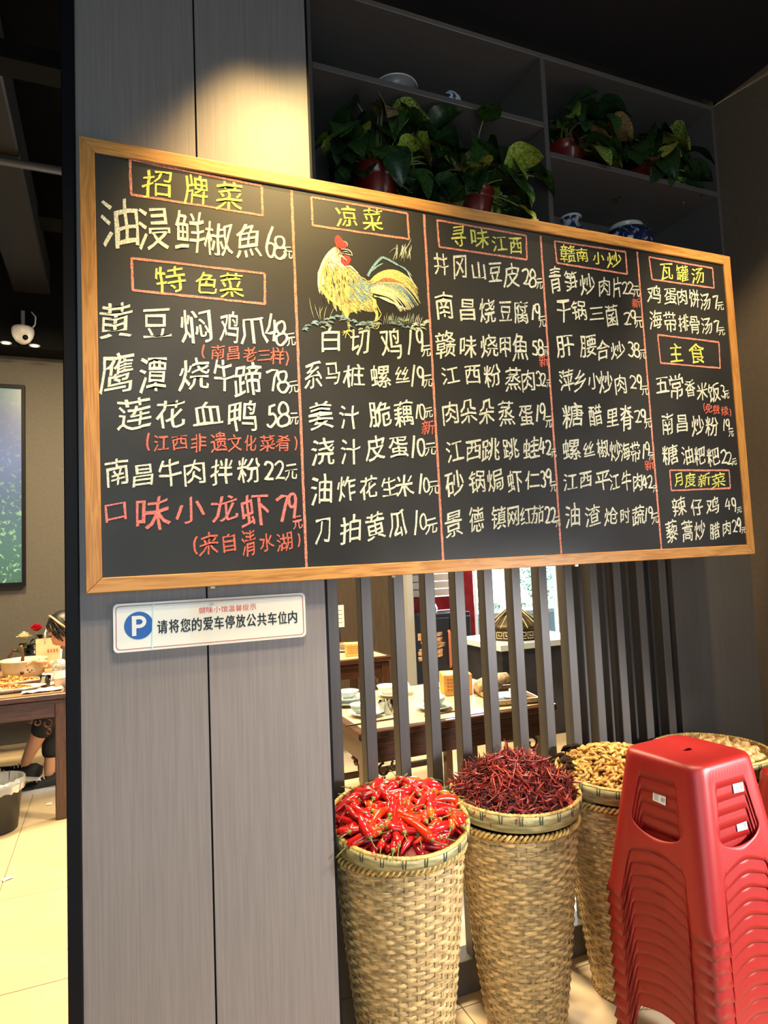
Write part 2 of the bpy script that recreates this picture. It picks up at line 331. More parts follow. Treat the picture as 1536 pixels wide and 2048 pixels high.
TEXT="""y|招193,1107,76,77 牌297,1107,66,81 菜389,1105,78,80
w|油96,977,95,130 浸182,977,80,115 鲜276,982,83,112 椒355,975,81,100 魚440,983,75,102 6502,987,34,88 8531,975,39,64 元554,961,27,37
y|特221,839,81,73 色318,841,62,61 菜387,843,68,73
w|黄81,711,83,99 豆183,712,75,81 焖286,713,87,92 鸡377,722,54,89 爪445,717,84,81 4497,729,38,82 8525,717,36,68 元553,700,27,39
r|(306,644,13,44 南343,647,38,39 昌386,648,34,37 老431,647,39,40 三473,648,37,28 样511,649,43,48 )537,643,14,48
w|鹰81,571,83,108 潭171,573,70,97 烧278,580,82,84 牛357,583,58,88 蹄424,573,78,98 7494,575,33,66 8525,575,36,62 元555,560,29,36
w|莲122,463,86,80 花214,467,77,77 血310,473,83,63 鸭407,470,82,90 5488,473,28,61 8523,477,38,66 元554,467,26,33
r|(157,388,12,54 江188,387,41,42 西235,390,40,38 非284,389,41,47 遗338,393,44,52 文382,392,40,46 化425,393,36,44 菜473,394,46,44 肴518,395,43,45 )554,396,12,45
w|南78,308,56,70 昌141,302,50,54 牛208,309,58,74 肉271,309,55,69 拌345,312,61,70 粉420,317,68,73 2475,315,28,51 2506,317,28,49 元539,313,36,44
p|口72,205,50,46 味163,201,89,92 小258,208,76,70 龙348,211,74,74 虾432,203,82,93 7509,206,35,76 9540,215,28,70 元552,166,29,37
r|(272,112,15,57 来304,115,51,59 自358,115,35,53 清411,113,40,72 水461,114,41,50 湖512,112,47,50 )552,117,12,46
y|凉742,1101,68,66 菜830,1107,70,73
w|白675,713,59,74 切768,713,65,80 鸡871,716,73,99 1936,724,17,72 9973,733,27,73 元992,701,34,36
w|系617,600,55,80 马676,607,46,63 桩744,606,69,69 螺831,609,69,70 丝904,619,50,52 1942,619,17,66 9969,618,27,61 元993,605,30,39
w|姜636,481,74,82 汁724,479,66,73 脆822,491,77,80 藕903,497,65,81 1949,504,13,49 0967,505,21,47 元990,503,27,33
r|新984,456,45,44
w|浇637,373,74,79 汁722,375,65,75 皮803,387,65,74 蛋880,391,67,64 1930,393,15,65 0957,393,27,54 元989,388,39,38
w|油627,262,65,83 炸706,264,59,74 花775,267,55,67 生842,269,51,60 米894,272,64,69 1948,277,15,62 0968,272,21,43 元994,266,36,41
w|刀627,142,47,70 拍711,144,65,76 黄791,150,61,83 瓜865,156,63,79 1926,157,16,69 0951,159,22,48 元978,145,42,45
y|寻1135,1098,55,71 味1214,1104,71,66 江1291,1097,59,55 西1357,1097,53,55
w|井1062,994,54,72 冈1132,995,49,79 山1203,990,53,65 豆1267,995,51,66 皮1332,991,66,79 21391,993,30,55 81418,990,30,59 元1445,975,28,37
w|南1066,857,66,89 昌1152,852,59,73 烧1228,857,64,86 豆1299,862,52,66 腐1361,865,63,82 11411,870,14,55 91431,875,25,55 元1446,841,29,40
w|赣1062,728,72,82 味1147,729,65,72 烧1226,736,67,73 甲1290,738,44,74 魚1349,743,66,87 51408,745,25,51 81433,747,25,52 元1456,740,22,30
r|新1442,702,40,39
w|江1074,627,66,56 西1157,636,62,63 粉1233,638,67,76 蒸1313,631,65,77 肉1372,629,53,77 31416,638,23,48 21436,636,20,45 元1456,625,20,27
w|肉1067,504,56,73 朵1133,512,61,79 朵1202,515,59,80 蒸1278,513,64,84 蛋1356,507,59,71 11402,518,13,59 91425,522,25,57 元1446,490,29,39
w|江1075,382,62,69 西1144,386,58,62 跳1209,390,72,74 跳1286,394,64,72 蛙1368,399,66,70 41411,406,27,56 21439,401,23,50 元1459,383,23,30
w|砂1068,277,68,80 锅1151,285,61,73 焗1219,288,62,71 虾1295,285,61,74 仁1364,291,62,58 31408,294,22,53 91433,300,25,53 元1448,268,27,35
w|景1057,151,62,81 德1140,163,57,77 镇1224,167,59,73 网1280,169,47,62 红1331,171,48,57 茄1376,175,52,58 21417,172,22,55 21441,171,20,50 元1457,148,21,35
y|赣1577,1102,72,66 南1640,1105,54,50 小1713,1104,55,45 炒1785,1106,67,57
w|青1514,999,51,97 笋1582,1000,59,79 炒1654,997,67,75 肉1731,999,52,67 片1790,1003,42,79 21828,1005,28,45 21855,1008,29,46 元1881,999,36,43
r|新1877,954,43,37
w|干1540,888,61,75 锅1609,897,66,71 三1688,895,64,44 菌1756,893,59,84 21828,890,35,48 91859,898,30,54 元1882,881,40,43
w|肝1537,762,77,77 腰1638,771,73,76 合1703,763,61,71 炒1772,765,66,61 31835,776,30,53 81863,775,30,53 元1890,761,36,37
w|萍1533,641,64,79 乡1591,642,55,75 小1653,646,56,59 炒1706,644,64,79 肉1774,639,52,69 21834,651,32,47 91864,653,27,53 元1887,624,36,36
w|糖1549,517,89,79 醋1649,521,59,75 里1725,516,54,62 脊1790,516,62,87 21843,525,32,47 91872,528,28,50 元1890,501,36,36
w|螺1535,397,79,73 丝1609,399,49,52 椒1672,403,56,66 炒1728,396,51,75 海1772,394,45,65 带1820,392,45,71 11859,395,13,52 91879,404,23,49 元1894,380,25,27
r|新1882,347,46,38
w|江1520,284,63,59 西1587,291,55,52 平1662,289,66,66 江1714,284,47,56 牛1769,289,44,72 肉1820,284,45,67 41853,284,25,51 21880,284,25,46 元1901,259,25,25
w|油1520,169,63,76 渣1606,167,68,72 炝1687,163,63,58 时1751,164,44,53 蔬1812,163,59,69 11849,165,14,48 91871,170,23,43 元1890,151,32,38
y|瓦2041,1097,65,65 罐2121,1098,66,63 汤2203,1100,68,64
w|鸡1968,998,71,67 蛋2050,999,65,62 肉2111,1003,50,65 饼2173,1004,55,69 汤2232,998,56,64 72288,1002,29,52 元2313,988,37,34
w|海1966,900,63,72 带2039,896,64,79 排2108,900,54,68 骨2165,897,55,68 汤2229,900,60,63 72283,902,29,51 元2308,885,37,33
y|主2057,780,68,73 食2165,785,86,83
w|五1974,651,66,60 常2044,647,72,89 香2115,645,54,67 米2176,637,59,67 饭2239,635,64,74 32287,643,26,48 元2307,630,29,33
r|(2183,574,12,38 免2204,572,40,38 费2244,568,40,38 续2289,564,41,38 )2317,559,12,36
w|南1985,504,59,82 昌2059,507,57,63 炒2138,501,66,75 粉2212,501,71,73 12279,509,13,47 92301,509,23,44 元2314,480,29,32
w|糖1987,387,81,75 油2073,385,60,71 粑2137,386,58,71 粑2207,382,67,72 22264,383,32,50 22292,377,31,47 元2317,363,28,26
y|月2018,292,41,47 度2078,292,57,51 新2150,293,66,48 菜2224,290,75,52
w|辣2011,192,70,72 仔2101,188,64,62 鸡2182,193,70,65 42263,198,30,46 92297,194,26,52 元2323,174,28,22
w|藜1965,100,58,79 蒿2043,101,56,74 炒2107,102,57,70 腊2183,97,54,62 肉2247,106,43,54 22291,111,26,46 92316,113,23,55 元2338,95,26,24"""
BOXES= [[(0.1251, 1.1608), (0.4834, 1.151), (0.4828, 1.0627), (0.1261, 1.063)], [(0.1239, 0.8859), (0.4829, 0.8889), (0.4807, 0.7987), (0.125, 0.7977)], [(0.6331, 1.1447), (0.9503, 1.1463), (0.9517, 1.0614), (0.6333, 1.0565)], [(1.0567, 1.1407), (1.4024, 1.1409), (1.3996, 1.0547), (1.059, 1.0514)], [(1.5222, 1.139), (1.8435, 1.145), (1.8441, 1.06), (1.5255, 1.0597)], [(1.9576, 1.1408), (2.2875, 1.1407), (2.2865, 1.0588), (1.9639, 1.0551)], [(1.9706, 0.841), (2.2886, 0.8396), (2.284, 0.735), (1.9746, 0.7334)], [(1.979, 0.3272), (2.286, 0.3295), (2.2844, 0.2598), (1.9787, 0.2519)]]
DIVS= [[(0.5725, 1.1556), (0.5732, 0.0344)], [(1.01, 1.1526), (1.013, 0.037)], [(1.4632, 1.1496), (1.4628, 0.0383)], [(1.9006, 1.1538), (1.9089, 0.0377)]]
ROOST= [(0.5773, 1.0461), (1.0451, 1.1198), (1.0208, 0.7051), (0.5627, 0.6684)]

CM = {'y':(CHY,.0068),'w':(CHW,.0070),'r':(CHR,.0052),'p':(CHP,.0085)}
rnd = random.Random(5)
for ln in TEXT.split('\n'):
    k, rest = ln.split('|'); mb = MB(); m, sw = CM[k]
    for it in rest.split(' '):
        c = it[0]; x, z, ww, hh = [float(t)/1000 for t in it[1:].split(',')]
        off = 0
        add_char(mb, c, x-ox, z-oz, ww*.97, hh, sw*(.8 if hh < .05 else 1), .0052, rnd, off=off)
    bo(mb, 'chalk_writing', m)
for q in BOXES:
    mb = MB(); pts = [(x-ox,z-oz) for x,z in q]; pts.append(pts[0])
    for a,b in zip(pts, pts[1:]):
        n = 14; mb.ribbon([(a[0]+(b[0]-a[0])*i/n+rnd.uniform(-.0006,.0006), a[1]+(b[1]-a[1])*i/n+rnd.uniform(-.0006,.0006)) for i in range(n+1)], [.0065+rnd.uniform(-.0012,.0012) for _ in range(n+1)], .0054)
    bo(mb, 'chalk_box', CHL)
for (a, b) in DIVS:
    n = 50; mb = MB(); mb.ribbon([(a[0]+(b[0]-a[0])*i/n-ox+rnd.uniform(-.0005,.0005), a[1]+(b[1]-a[1])*i/n-oz) for i in range(n+1)], [.0078+rnd.uniform(-.001,.001) for _ in range(n+1)], .0054); bo(mb, 'chalk_line', CHL)
# rooster drawing
RC = [CHW, mat('chalk_lemon',(.78,.70,.22),.85,scale=200,amt=.2), mat('chalk_blue',(.25,.45,.52),.85,scale=200,amt=.25), mat('chalk_rust',(.50,.20,.10),.85,scale=200,amt=.25), mat('chalk_red',(.50,.055,.05),.85,scale=200,amt=.2), mat('chalk_green',(.42,.50,.30),.85,scale=200,amt=.25), mat('chalk_olive',(.42,.38,.14),.85,scale=200,amt=.25), SLATE, mat('chalk_greyblue',(.20,.27,.27),.85,scale=60,amt=.35)]
def RP(X, Y):
    u = X/1536; v = Y/1371; A,Bq,Cq,D = ROOST
    return ((A[0]*(1-u)+Bq[0]*u)*(1-v)+(D[0]*(1-u)+Cq[0]*u)*v-ox, (A[1]*(1-u)+Bq[1]*u)*(1-v)+(D[1]*(1-u)+Cq[1]*u)*v-oz)
RM = MB(); PX = .4576/1536; lay = [0]
def bez(p, n=10):
    out = []
    for i in range(n+1):
        t = i/n
        if len(p) == 3: q = [(1-t)**2*a+2*t*(1-t)*b+t*t*c for a,b,c in zip(*p)]
        elif len(p) == 4: q = [(1-t)**3*a+3*t*(1-t)**2*b+3*t*t*(1-t)*c+t**3*d for a,b,c,d in zip(*p)]
        else: q = [a+(b-a)*t for a,b in zip(*p)]
        out.append(q)
    return out
def st(ci, wpx, *p, taper=True, n=10, wig=0):
    RM.cur = ci; pts = bez(p, n) if len(p) <= 4 else list(p); m = len(pts)
    pts = [RP(X+rnd.uniform(-wig,wig), Y+rnd.uniform(-wig,wig)) for X,Y in pts]
    ws = [wpx*PX*(1-(.75*abs(2*i/(m-1)-1)**2 if taper else 0)) for i in range(m)]
    lay[0] += 1; RM.ribbon(pts, ws, .0056-lay[0]*.0000022)
def blob(ci, pts, y=.0056):
    RM.cur = ci; vs = [RP(*p) for p in pts]; tri = geometry.tessellate_polygon([[Vector((a,b,0)) for a,b in vs]])
    RM.add([(a, y, b) for a,b in vs], [t for t in tri])
# body base shape in broken chalk
body = [(400,240),(440,230),(500,330),(500,440),(560,440),(640,520),(700,580),(740,610),(830,600),(850,700),(820,790),(870,860),(850,950),(780,950),(700,930),(580,960),(560,1000),(500,1000),(480,900),(380,830),(350,770),(270,720),(235,620),(235,520),(290,380),(350,290)]
blob(6, body, .00562)
for _ in range(430):
    # neck and breast feathers running down and slightly forward
    t = rnd.random(); X = 250+rnd.random()*520; Y = 300+rnd.random()*600
    def inside(x, y):
        c = False; n = len(body)
        for i in range(n):
            x1,y1 = body[i]; x2,y2 = body[i-1]
            if (y1>y) != (y2>y) and x < (x2-x1)*(y-y1)/(y2-y1)+x1: c = not c
        return c
    if not inside(X, Y): continue
    L = rnd.uniform(50,110); an = radians(95 - (X-250)*.09 + (30 if X > 560 else 0) - (25 if Y < 420 else 0)); dx = cos(an)*L; dy = sin(an)*L
    if an and X > 560: dx = abs(cos(radians(50)))*L; dy = sin(radians(50))*L
    ci = 0 if Y < 420 or X < 300 else rnd.choice([1,1,1,5,6,1])
    if 560 < X and 560 < Y < 790: ci = rnd.choice([2,2,5,1,2])
    st(ci, rnd.uniform(11,20), (X,Y), (X+dx*.5-8,Y+dy*.5), (X+dx,Y+dy))
for _ in range(26):
    X = 280+rnd.random()*350; Y = 480+rnd.random()*380; st(7, 9, (X,Y), (X-3,Y+25), (X+6,Y+rnd.uniform(30,60)))
for k in range(9):   # outline of neck / back / belly
    o = k*5; st(0 if k<5 else 1, 9, (415+o,235+o), (300+o,300+o), (215+o,520), (240+o,690)); st(1, 10, (240+o,650), (270+o,740), (360+o,830), (470+o*.6,900))
st(0,12,(560,440),(600,440),(620,500),(670,525)); st(0,10,(500,470),(560,420),(600,470),(690,560)); st(1,12,(640,520),(700,600),(760,570),(760,640))
# tail: blue outline plumes, yellow / rust / green sweeps
st(2,26,(770,560),(830,430),(930,350),taper=False); st(2,24,(930,350),(1000,370),(1110,440),taper=False); st(2,18,(1100,435),(1200,470),(1270,560)); st(0,12,(1180,460),(1260,560),(1250,600),(1330,690)); st(2,18,(800,520),(870,440),(940,420)); st(2,14,(1230,540),(1270,600),(1320,690))
for k in range(46):
    t = k/45; TP = [(1330,690),(1365,870),(1300,900),(1240,930),(1130,940)]; q = t*3.999; i = int(q); ex = TP[i][0]+(TP[i+1][0]-TP[i][0])*(q-i)+rnd.uniform(-14,14); ey = TP[i][1]+(TP[i+1][1]-TP[i][1])*(q-i)+rnd.uniform(-14,14); c1 = (915+30*rnd.random(), 440+330*t)
    ci = 1 if t < .25 else (3 if t < .42 and rnd.random() < .6 else (2 if t < .5 and rnd.random()<.5 else (5 if t < .7 and rnd.random() < .5 else (0 if rnd.random() < .6 else 1))))
    st(ci, rnd.uniform(9,16), (800+rnd.uniform(-15,15), 690-90*(1-t)+50*t), c1, (1170-90*t, 440+330*t), (ex, ey))
for k in range(16): st(1,9,(820,640),(900,490+8*k),(1050,470+10*k),(1180+5*k,560+9*k))
for k in range(11): st(3,15,(850,660-3*k),(920,560+5*k),(1020,570+4*k),(1150+3*k,640))
for k in range(9): st(5,16,(960,650+3*k),(1080,650+5*k),(1160,720+6*k),(1270-6*k,880-4*k))
for k in range(12): st(0,7,(840,790-2*k),(960,780+4*k),(1040,800+6*k),(1130+10*k,930+rnd.uniform(-20,20)))
# comb, wattle, face, beak, eye
blob(4,[(415,130),(445,98),(480,130),(500,165),(535,180),(548,210),(530,245),(490,262),(430,235),(412,180)],.0050)
for k in range(5): st(4,14,(430+20*k,140+16*k),(440+18*k,190+8*k),(450+14*k,240))
st(0,6,(500,170),(560,180),(545,235)); st(3,18,(430,250),(450,310),(480,310)); st(3,16,(440,320),(480,290),(520,320))
blob(4,[(480,350),(520,325),(570,335),(588,375),(570,425),(530,450),(495,440),(475,390)],.0050); st(7,7,(525,360),(515,380),(530,395)); st(0,10,(480,262),(560,250),(600,290),(600,335)); st(0,8,(520,310),(560,320),(600,330)); st(0,6,(500,290),(540,280),(565,300)); st(7,8,(520,272),(535,276),(550,285))
for k in range(16): X = 370+rnd.random()*90; Y = 250+rnd.random()*150; st(0,12,(X,Y),(X-14,Y+30),(X-20,Y+75))
# legs
for k in range(5):
    st(1,12,(480+15*k,880),(505+12*k,960),(540+4*k,1030)); st(1,12,(780+18*k,770+10*k),(860,830),(820+12*k,930)); st(1,10,(820+12*k,930),(890,960),(840+8*k,1060))
st(6,10,(545,1020),(550,1080),(560,1150)); st(1,9,(560,1020),(565,1080),(572,1150)); st(1,12,(870,870),(890,930),(920,975)); st(1,11,(920,975),(900,1040),(820,1060)); st(1,10,(820,1060),(800,1110),(850,1140)); st(1,9,(830,1080),(870,1130),(890,1060)); st(1,9,(850,1140),(900,1140),(895,1060))
for a,b in (((490,1180),(630,1160)),((500,1160),(585,1235)),((560,1150),(525,1240)),((565,1150),(600,1180)),((500,1210),(570,1150))): st(1,11,a,((a[0]+b[0])/2,min(a[1],b[1])-5),b)
# grass, stones, bamboo tuft
for a,b in (((150,800),(200,1030)),((205,870),(260,1040)),((260,890),(270,1040)),((330,890),(300,1050)),((410,905),(360,1030)),((290,900),(255,1000))): st(5,6,a,((a[0]+b[0])/2-14,(a[1]+b[1])/2),b)
for k in range(22): X = 950+k*20; st(5 if k<18 else 0,6,(X+rnd.uniform(0,30),960+rnd.uniform(0,60)),(X+5,1030),(X-5,1090))
for k in range(90): X = 70+rnd.random()*1350; Y = 1080+35*sin(X/90)+rnd.uniform(-45,45); st(rnd.choice([8,8,5,2] if X < 1250 else [5,5,0]),rnd.uniform(10,24),(X,Y),(X+25,Y-25),(X+rnd.uniform(40,80),Y+rnd.uniform(-15,20)))
for k in range(24):
    X = 1080+rnd.random()*200; Y = 200+rnd.random()*90; st(0 if k%3 else 5,6,(X,Y),(X-20+rnd.random()*50,Y+40),(X-40+rnd.random()*70,Y+rnd.uniform(70,140)))
st(8,12,(1010,310),(1050,250),(1110,240)); st(0,6,(1260,150),(1240,200),(1180,290))
bo(RM, 'chalk_drawing', RC, label='chalk rooster drawing in yellow, red and blue')
# hanging screws glinting under the lower rail
for x in (.31,.84,1.52): boxo('mounting_clip', (x-ox-.006,.0,-oz-.006), (x-ox+.006,.012,-oz-.0005), mat('brass',(.7,.5,.2),.3,metal=1), B)
# ---------------- parking sign ----------------
SG = empty('parking_sign', (.0645,-.2287,1.1571), label='white parking sign with blue P and black characters below the chalkboard', cat='sign'); SG.scale = (.8643,.8643,.8643)
def rrect(w, h, r, n=5):
    return [(cx+r*cos(radians(a0+90*i/n)), cz+r*sin(radians(a0+90*i/n))) for cx,cz,a0 in ((w-r,h-r,0),(r,h-r,90),(r,r,180),(w-r,r,270)) for i in range(n+1)]
def plate(name, pts, y0, y1, m, parent, **k):
    mb = MB(); n = len(pts); mb.add([(x,y0,z) for x,z in pts]+[(x,y1,z) for x,z in pts], [tuple(range(n))[::-1], tuple(range(n,2*n))]+[(i,(i+1)%n,n+(i+1)%n,n+i) for i in range(n)]); return mb.build(name, m, parent, **k)
SW, SH = .508, .1245
plate('plate', rrect(SW,SH,.012), 0, .0065, mat('acrylic_cream',(.78,.76,.66),.12,coat=.5), SG)
mb = MB(); p = [(x+.007,z+.007) for x,z in rrect(SW-.014,SH-.014,.010)]; p.append(p[0]); mb.ribbon(p, .0016, -.0006); mb.build('border_line', mat('sign_red',(.35,.03,.02),.5), SG)
mb = MB(); mb.add([(.0615,-.0007,.066)]+[(.0615+.0355*cos(2*pi*k/40),-.0007,.066+.0355*sin(2*pi*k/40)) for k in range(40)], [(0,1+(k+1)%40,1+k) for k in range(40)]); mb.build('blue_disc', mat('sign_blue',(.0,.095,.42),.3), SG)
mb = MB(); mb.ribbon([(.050,.040),(.050,.091)], .0105, -.0014); mb.ribbon([(.045,.0865)]+[(.063+.0125*cos(radians(90-180*i/12)),.0752+.0113*sin(radians(90-180*i/12))) for i in range(13)]+[(.051,.0639)], .0092, -.00145); mb.build('letter', mat('sign_white',(.85,.87,.85),.4), SG)
mb = MB(); rs = random.Random(1)
for i,c in enumerate('赣味小馆温馨提示'): vs, fs = glyph(c); mb.add([(.222+i*.0195+(u-.5)*.0178,-.0008,.094+(v-.5)*(.0165 if c!='小' else .016)) for u,v in vs], fs)
mb.build('sign_lettering', mat('sign_red_text',(.62,.05,.03),.5), SG)
mb = MB()
for i,c in enumerate('请将您的爱车停放公共车位内'): vs, fs = glyph(c); [mb.add([(.1195+i*.0292+(u-.5)*.0250+dx,-.0008-.0001*q,.058+(v-.5)*.0345+dz) for u,v in vs], fs) for q,(dx,dz) in enumerate(((-.0006,0),(.0006,.0003),(0,-.0004)))]
mb.build('sign_lettering', mat('sign_black',(.006,.012,.012),.5), SG)
mb = MB(); mb.ribbon([(.093,.003),(.098,.122)], .0032, -.0016); mb.build('painted_light_streak', mat('painted_light_streak',(.50,.78,.80),.12), SG)  # streak of light across the sign, painted as a thin pale strip
# ---------------- woven baskets with trays ----------------
BAM = mat('bamboo_strip', (.66,.46,.20), .5, scale=26, amt=.28, stretch=(1,1,4), bump=.15)
BAM2 = mat('bamboo_stake', (.50,.35,.15), .5, scale=30, amt=.2)
BAMY = mat('bamboo_rim', (.72,.47,.14), .45, scale=40, amt=.25, bump=.2)
BAMG = mat('bamboo_hoop', (.50,.45,.22), .4, scale=22, amt=.22, stretch=(1,1,5))
INK = mat('binding_dark', (.05,.07,.045), .6)
HB = .585
def Rz(z): t = z/HB; return .106+.070*t**.78
def weave_mesh():
    mb = MB(); n = 160; rows = 48; dz = (HB-.02)/rows
    rw = random.Random(3)
    for i in range(rows):
        z0 = .008+i*dz; vs = []; j3 = rw.uniform(-.0006,.0006)
        for j in range(n):
            a = 2*pi*j/n; off = .0019*cos(pi*(j/4)+pi*i)
            for q,(dzq,dr) in enumerate(((0,-.0012),(dz*.5,.0011),(dz*.97,-.0012))):
                r = Rz(z0)+off+dr+.0003*sin(7*a+i); vs.append((r*cos(a), r*sin(a), z0+dzq+j3+.0005*sin(3*a+i*1.7)))
        fs = []
        for j in range(n):
            k = (j+1)%n
            for q in (0,1): fs.append((j*3+q, k*3+q, k*3+q+1, j*3+q+1))
        mb.add(vs, fs, True)
    return mb.mesh('woven_wall', BAM)
def stakes_mesh():
    mb = MB()
    for k in range(40):
        a = 2*pi*(k+.0)/40; vs = []
        for i in range(9):
            z = .004+(HB-.01)*i/8; r = Rz(z)
            for s in (-1,1): b = a+s*.0042/r; vs.append(((r)*cos(b), (r)*sin(b), z))
        mb.add(vs, [(2*i,2*i+1,2*i+3,2*i+2) for i in range(8)])
    mb.lathe([(.095,.003),(Rz(0)-.004,.006),(Rz(HB)-.006,HB-.01),(Rz(HB)-.009,HB-.012)], 48, closed=True)
    mb.lathe([(.0001,.004),(.10,.004)], 30, closed=True)
    return mb.mesh('stakes', BAM2)
def braid(R, z, rr_, turns, strands=2, th=.004, n=None, squash=1.0):
    mb = MB(); n = n or turns*8
    for s_ in range(strands):
        pts = []
        for i in range(n+1):
            a = 2*pi*i/n; ph = turns*a+pi*2*s_/strands; r = R+rr_*cos(ph); pts.append((r*cos(a), r*sin(a), z+rr_*sin(ph)*squash))
        mb.tube(pts, th, 5, caps=False)
    return mb
WEAVE = weave_mesh(); STAKES = stakes_mesh(); RIMB = braid(Rz(HB), HB, .0042, 38, 2, .0046, squash=1.5).mesh('braided_rim', BAMY)
FOOT = braid(Rz(0)+.002, .008, .003, 30, 2, .0035).mesh('foot_ring', BAM)
RT = .182; TH = .052
def tray_meshes():
    ho = MB(); n = 72
    for r0,z0,z1,t in ((RT,.004,TH-.002,.003),(RT+.0035,.026,TH-.001,.003),(RT-.004,.012,TH-.001,.002)):
        ho.lathe([(r0-.006 if z0 < .02 else r0,z0),(r0,z1),(r0+t,z1),(r0+t-(.006 if z0<.02 else 0),z0)], n, closed=False) if False else ho.lathe([(r0-.005*(z0<.02),z0),(r0+t-.005*(z0<.02),z0),(r0+t,z1),(r0,z1),(r0-.005*(z0<.02),z0)], n, closed=True)
    rim = MB(); rw = random.Random(8)
    rim.lathe([(RT-.0045,TH-.003),(RT+.0065,TH-.003),(RT+.0065,TH+.001),(RT+.001,TH+.004),(RT-.0045,TH+.001),(RT-.0045,TH-.003)], n, closed=True)
    for k in range(96):
        a = 2*pi*k/96; rim.tube([(RT*cos(a)+.0062*cos(a), RT*sin(a)+.0062*sin(a), TH-.001), ((RT+.001)*cos(a+.02), (RT+.001)*sin(a+.02), TH+.0045), ((RT-.0045)*cos(a+.04), (RT-.0045)*sin(a+.04), TH)], .0015, 4)
    bi = MB(); nb_ = 22
    for k in range(nb_):
        a = 2*pi*(k+.3)/nb_; R_ = RT+.0068
        for s_ in (-1,1):
            p = []
            for i in range(3): b = a+s_*(.022-.007*i/2)+rw.uniform(-.003,.003); p.append((R_*cos(b), R_*sin(b), TH-.002-.011*i))
            bi.tube(p, .0017, 4)
    we = MB(); m = 96; rows = 7
    for i in range(rows):   # inner woven wall, then the floor of the tray
        for j in range(m):
            if (j//2+i) % 2: continue
            a0 = 2*pi*j/m; a1 = 2*pi*(j+2.0)/m; z0 = .010+i*.0062; r = RT-.0065
            we.add([(r*cos(a0),r*sin(a0),z0),(r*cos(a1),r*sin(a1),z0),(r*cos(a1),r*sin(a1),z0+.0056),(r*cos(a0),r*sin(a0),z0+.0056)], [(0,1,2,3)])
    we.lathe([(RT-.005,TH-.006),(RT-.0055,.008),(.12,.003),(.001,.001)], 60, closed=True)
    return ho.mesh('hoop', BAMG), rim.mesh('rim', BAMY), bi.mesh('binding', INK), we.mesh('woven_base', BAM)
HO, RI, BI, WE = tray_meshes()
BK = [('fresh red chillies',.762,-.145,10.5,.0), ('dried chillies',1.138,-.135,2.5,.7), ('unshelled peanuts',1.518,-.135,3.5,1.9), ('garlic bulbs',1.915,-.140,0,2.6)]
BLAB = ['tall woven bamboo basket under the fresh red chillies, next to the pillar','tall woven bamboo basket under the dried chillies, second from the pillar','tall woven bamboo basket under the peanuts, behind the front stool stack','tall woven bamboo basket under the garlic bulbs, nearest the right wall']
TLAB = ['round bamboo tray holding the fresh red chillies','round bamboo tray holding the dark dried chillies','round bamboo tray holding the peanuts','round bamboo tray holding the garlic by the right wall']
TRAYS = []
for i,(nm,x,y,tilt,rz) in enumerate(BK):
    b = empty('woven_basket', (x,y,.0), rz, BLAB[i], 'basket', 'tall baskets along the slatted screen')
    put('woven_wall', WEAVE, b); put('stakes', STAKES, b); put('braided_rim', RIMB, b); put('foot_ring', FOOT, b)
    t = empty('bamboo_tray', (x,y,.604), 0, TLAB[i], 'tray', 'trays on the baskets'); t.rotation_euler = (radians(tilt),0,0)
    put('hoop', HO, t, rot=(0,0,rz)); put('rim', RI, t, rot=(0,0,rz)); put('binding', BI, t, rot=(0,0,rz), kind='stuff'); put('woven_base', WE, t, rot=(0,0,rz)); TRAYS.append(t)
# ---------------- what the trays hold ----------------
CHI = [mat('chilli_red',(.56,.010,.010),.16,scale=9,amt=.2,spec=.6,coat=.4), mat('chilli_scarlet',(.70,.035,.006),.16,scale=9,amt=.2,coat=.4), mat('chilli_deep',(.30,.006,.012),.18,scale=9,amt=.2,coat=.4), mat('chilli_orange',(.80,.12,.01),.2,coat=.3)]
STEM = mat('chilli_stem', (.20,.22,.05), .6, scale=60, amt=.3)
def chilli_mesh(seed, L=.115, R=.0098, m=None):
    r_ = random.Random(seed); mb = MB(); bend = r_.uniform(-.9,.9); b2 = r_.uniform(-.5,.5); n = 11; pts = []; x = y = z = 0; a = -bend/2; c = -b2/2
    for i in range(n): pts.append((x,y,z)); a += bend/n; c += b2/n; x += L/n*cos(a)*cos(c); y += L/n*sin(a); z += L/n*sin(c)
    rad = [R*f*(1+.06*r_.uniform(-1,1)) for f in (.62,.98,1.04,1,.95,.88,.80,.68,.52,.32,.08)]
    mb.tube(pts, rad, 8, flat=r_.uniform(.8,1)); mx = L*.45
    mb.v = [(v[0]-mx, v[1], v[2]) for v in mb.v]
    return mb.mesh('chilli', m or CHI[0]), mx
def stem_mesh(seed, mx):
    r_ = random.Random(seed); mb = MB(); k = r_.uniform(-.5,.5)
    mb.tube([(.003-mx,0,0),(-.003-mx,0,0),(-.007-mx,.0006*k,.0005)], [.0074,.0058,.0024], 6)
    mb.tube([(-.006-mx,0,0),(-.016-mx,.004*k,.002),(-.028-mx,.012*k,.004),(-.038-mx,.022*k,.003)], [.0018,.0014,.0013,.0019], 5)
    return mb.mesh('stem', STEM)
def pile_pose(rnd, RR, z0, h0, tiltmax=.25, rlim=.9, power=2, xmax=None):
    while True:
        r = RR*sqrt(rnd.random())*rlim; th = rnd.random()*2*pi; x = r*cos(th); y = r*sin(th); break
    f = 1-(r/RR)**power; z = z0+h0*f
    nrm = Vector((2*h0*x/RR**2, 2*h0*y/RR**2, 1)).normalized(); q = nrm.to_track_quat('Z','Y').to_matrix()
    R = q @ Matrix.Rotation(rnd.random()*2*pi, 3, 'Z') @ Matrix.Rotation(rnd.uniform(-tiltmax,tiltmax), 3, 'Y') @ Matrix.Rotation(rnd.random()*2*pi, 3, 'X')
    return Vector((x,y,z)), R, r
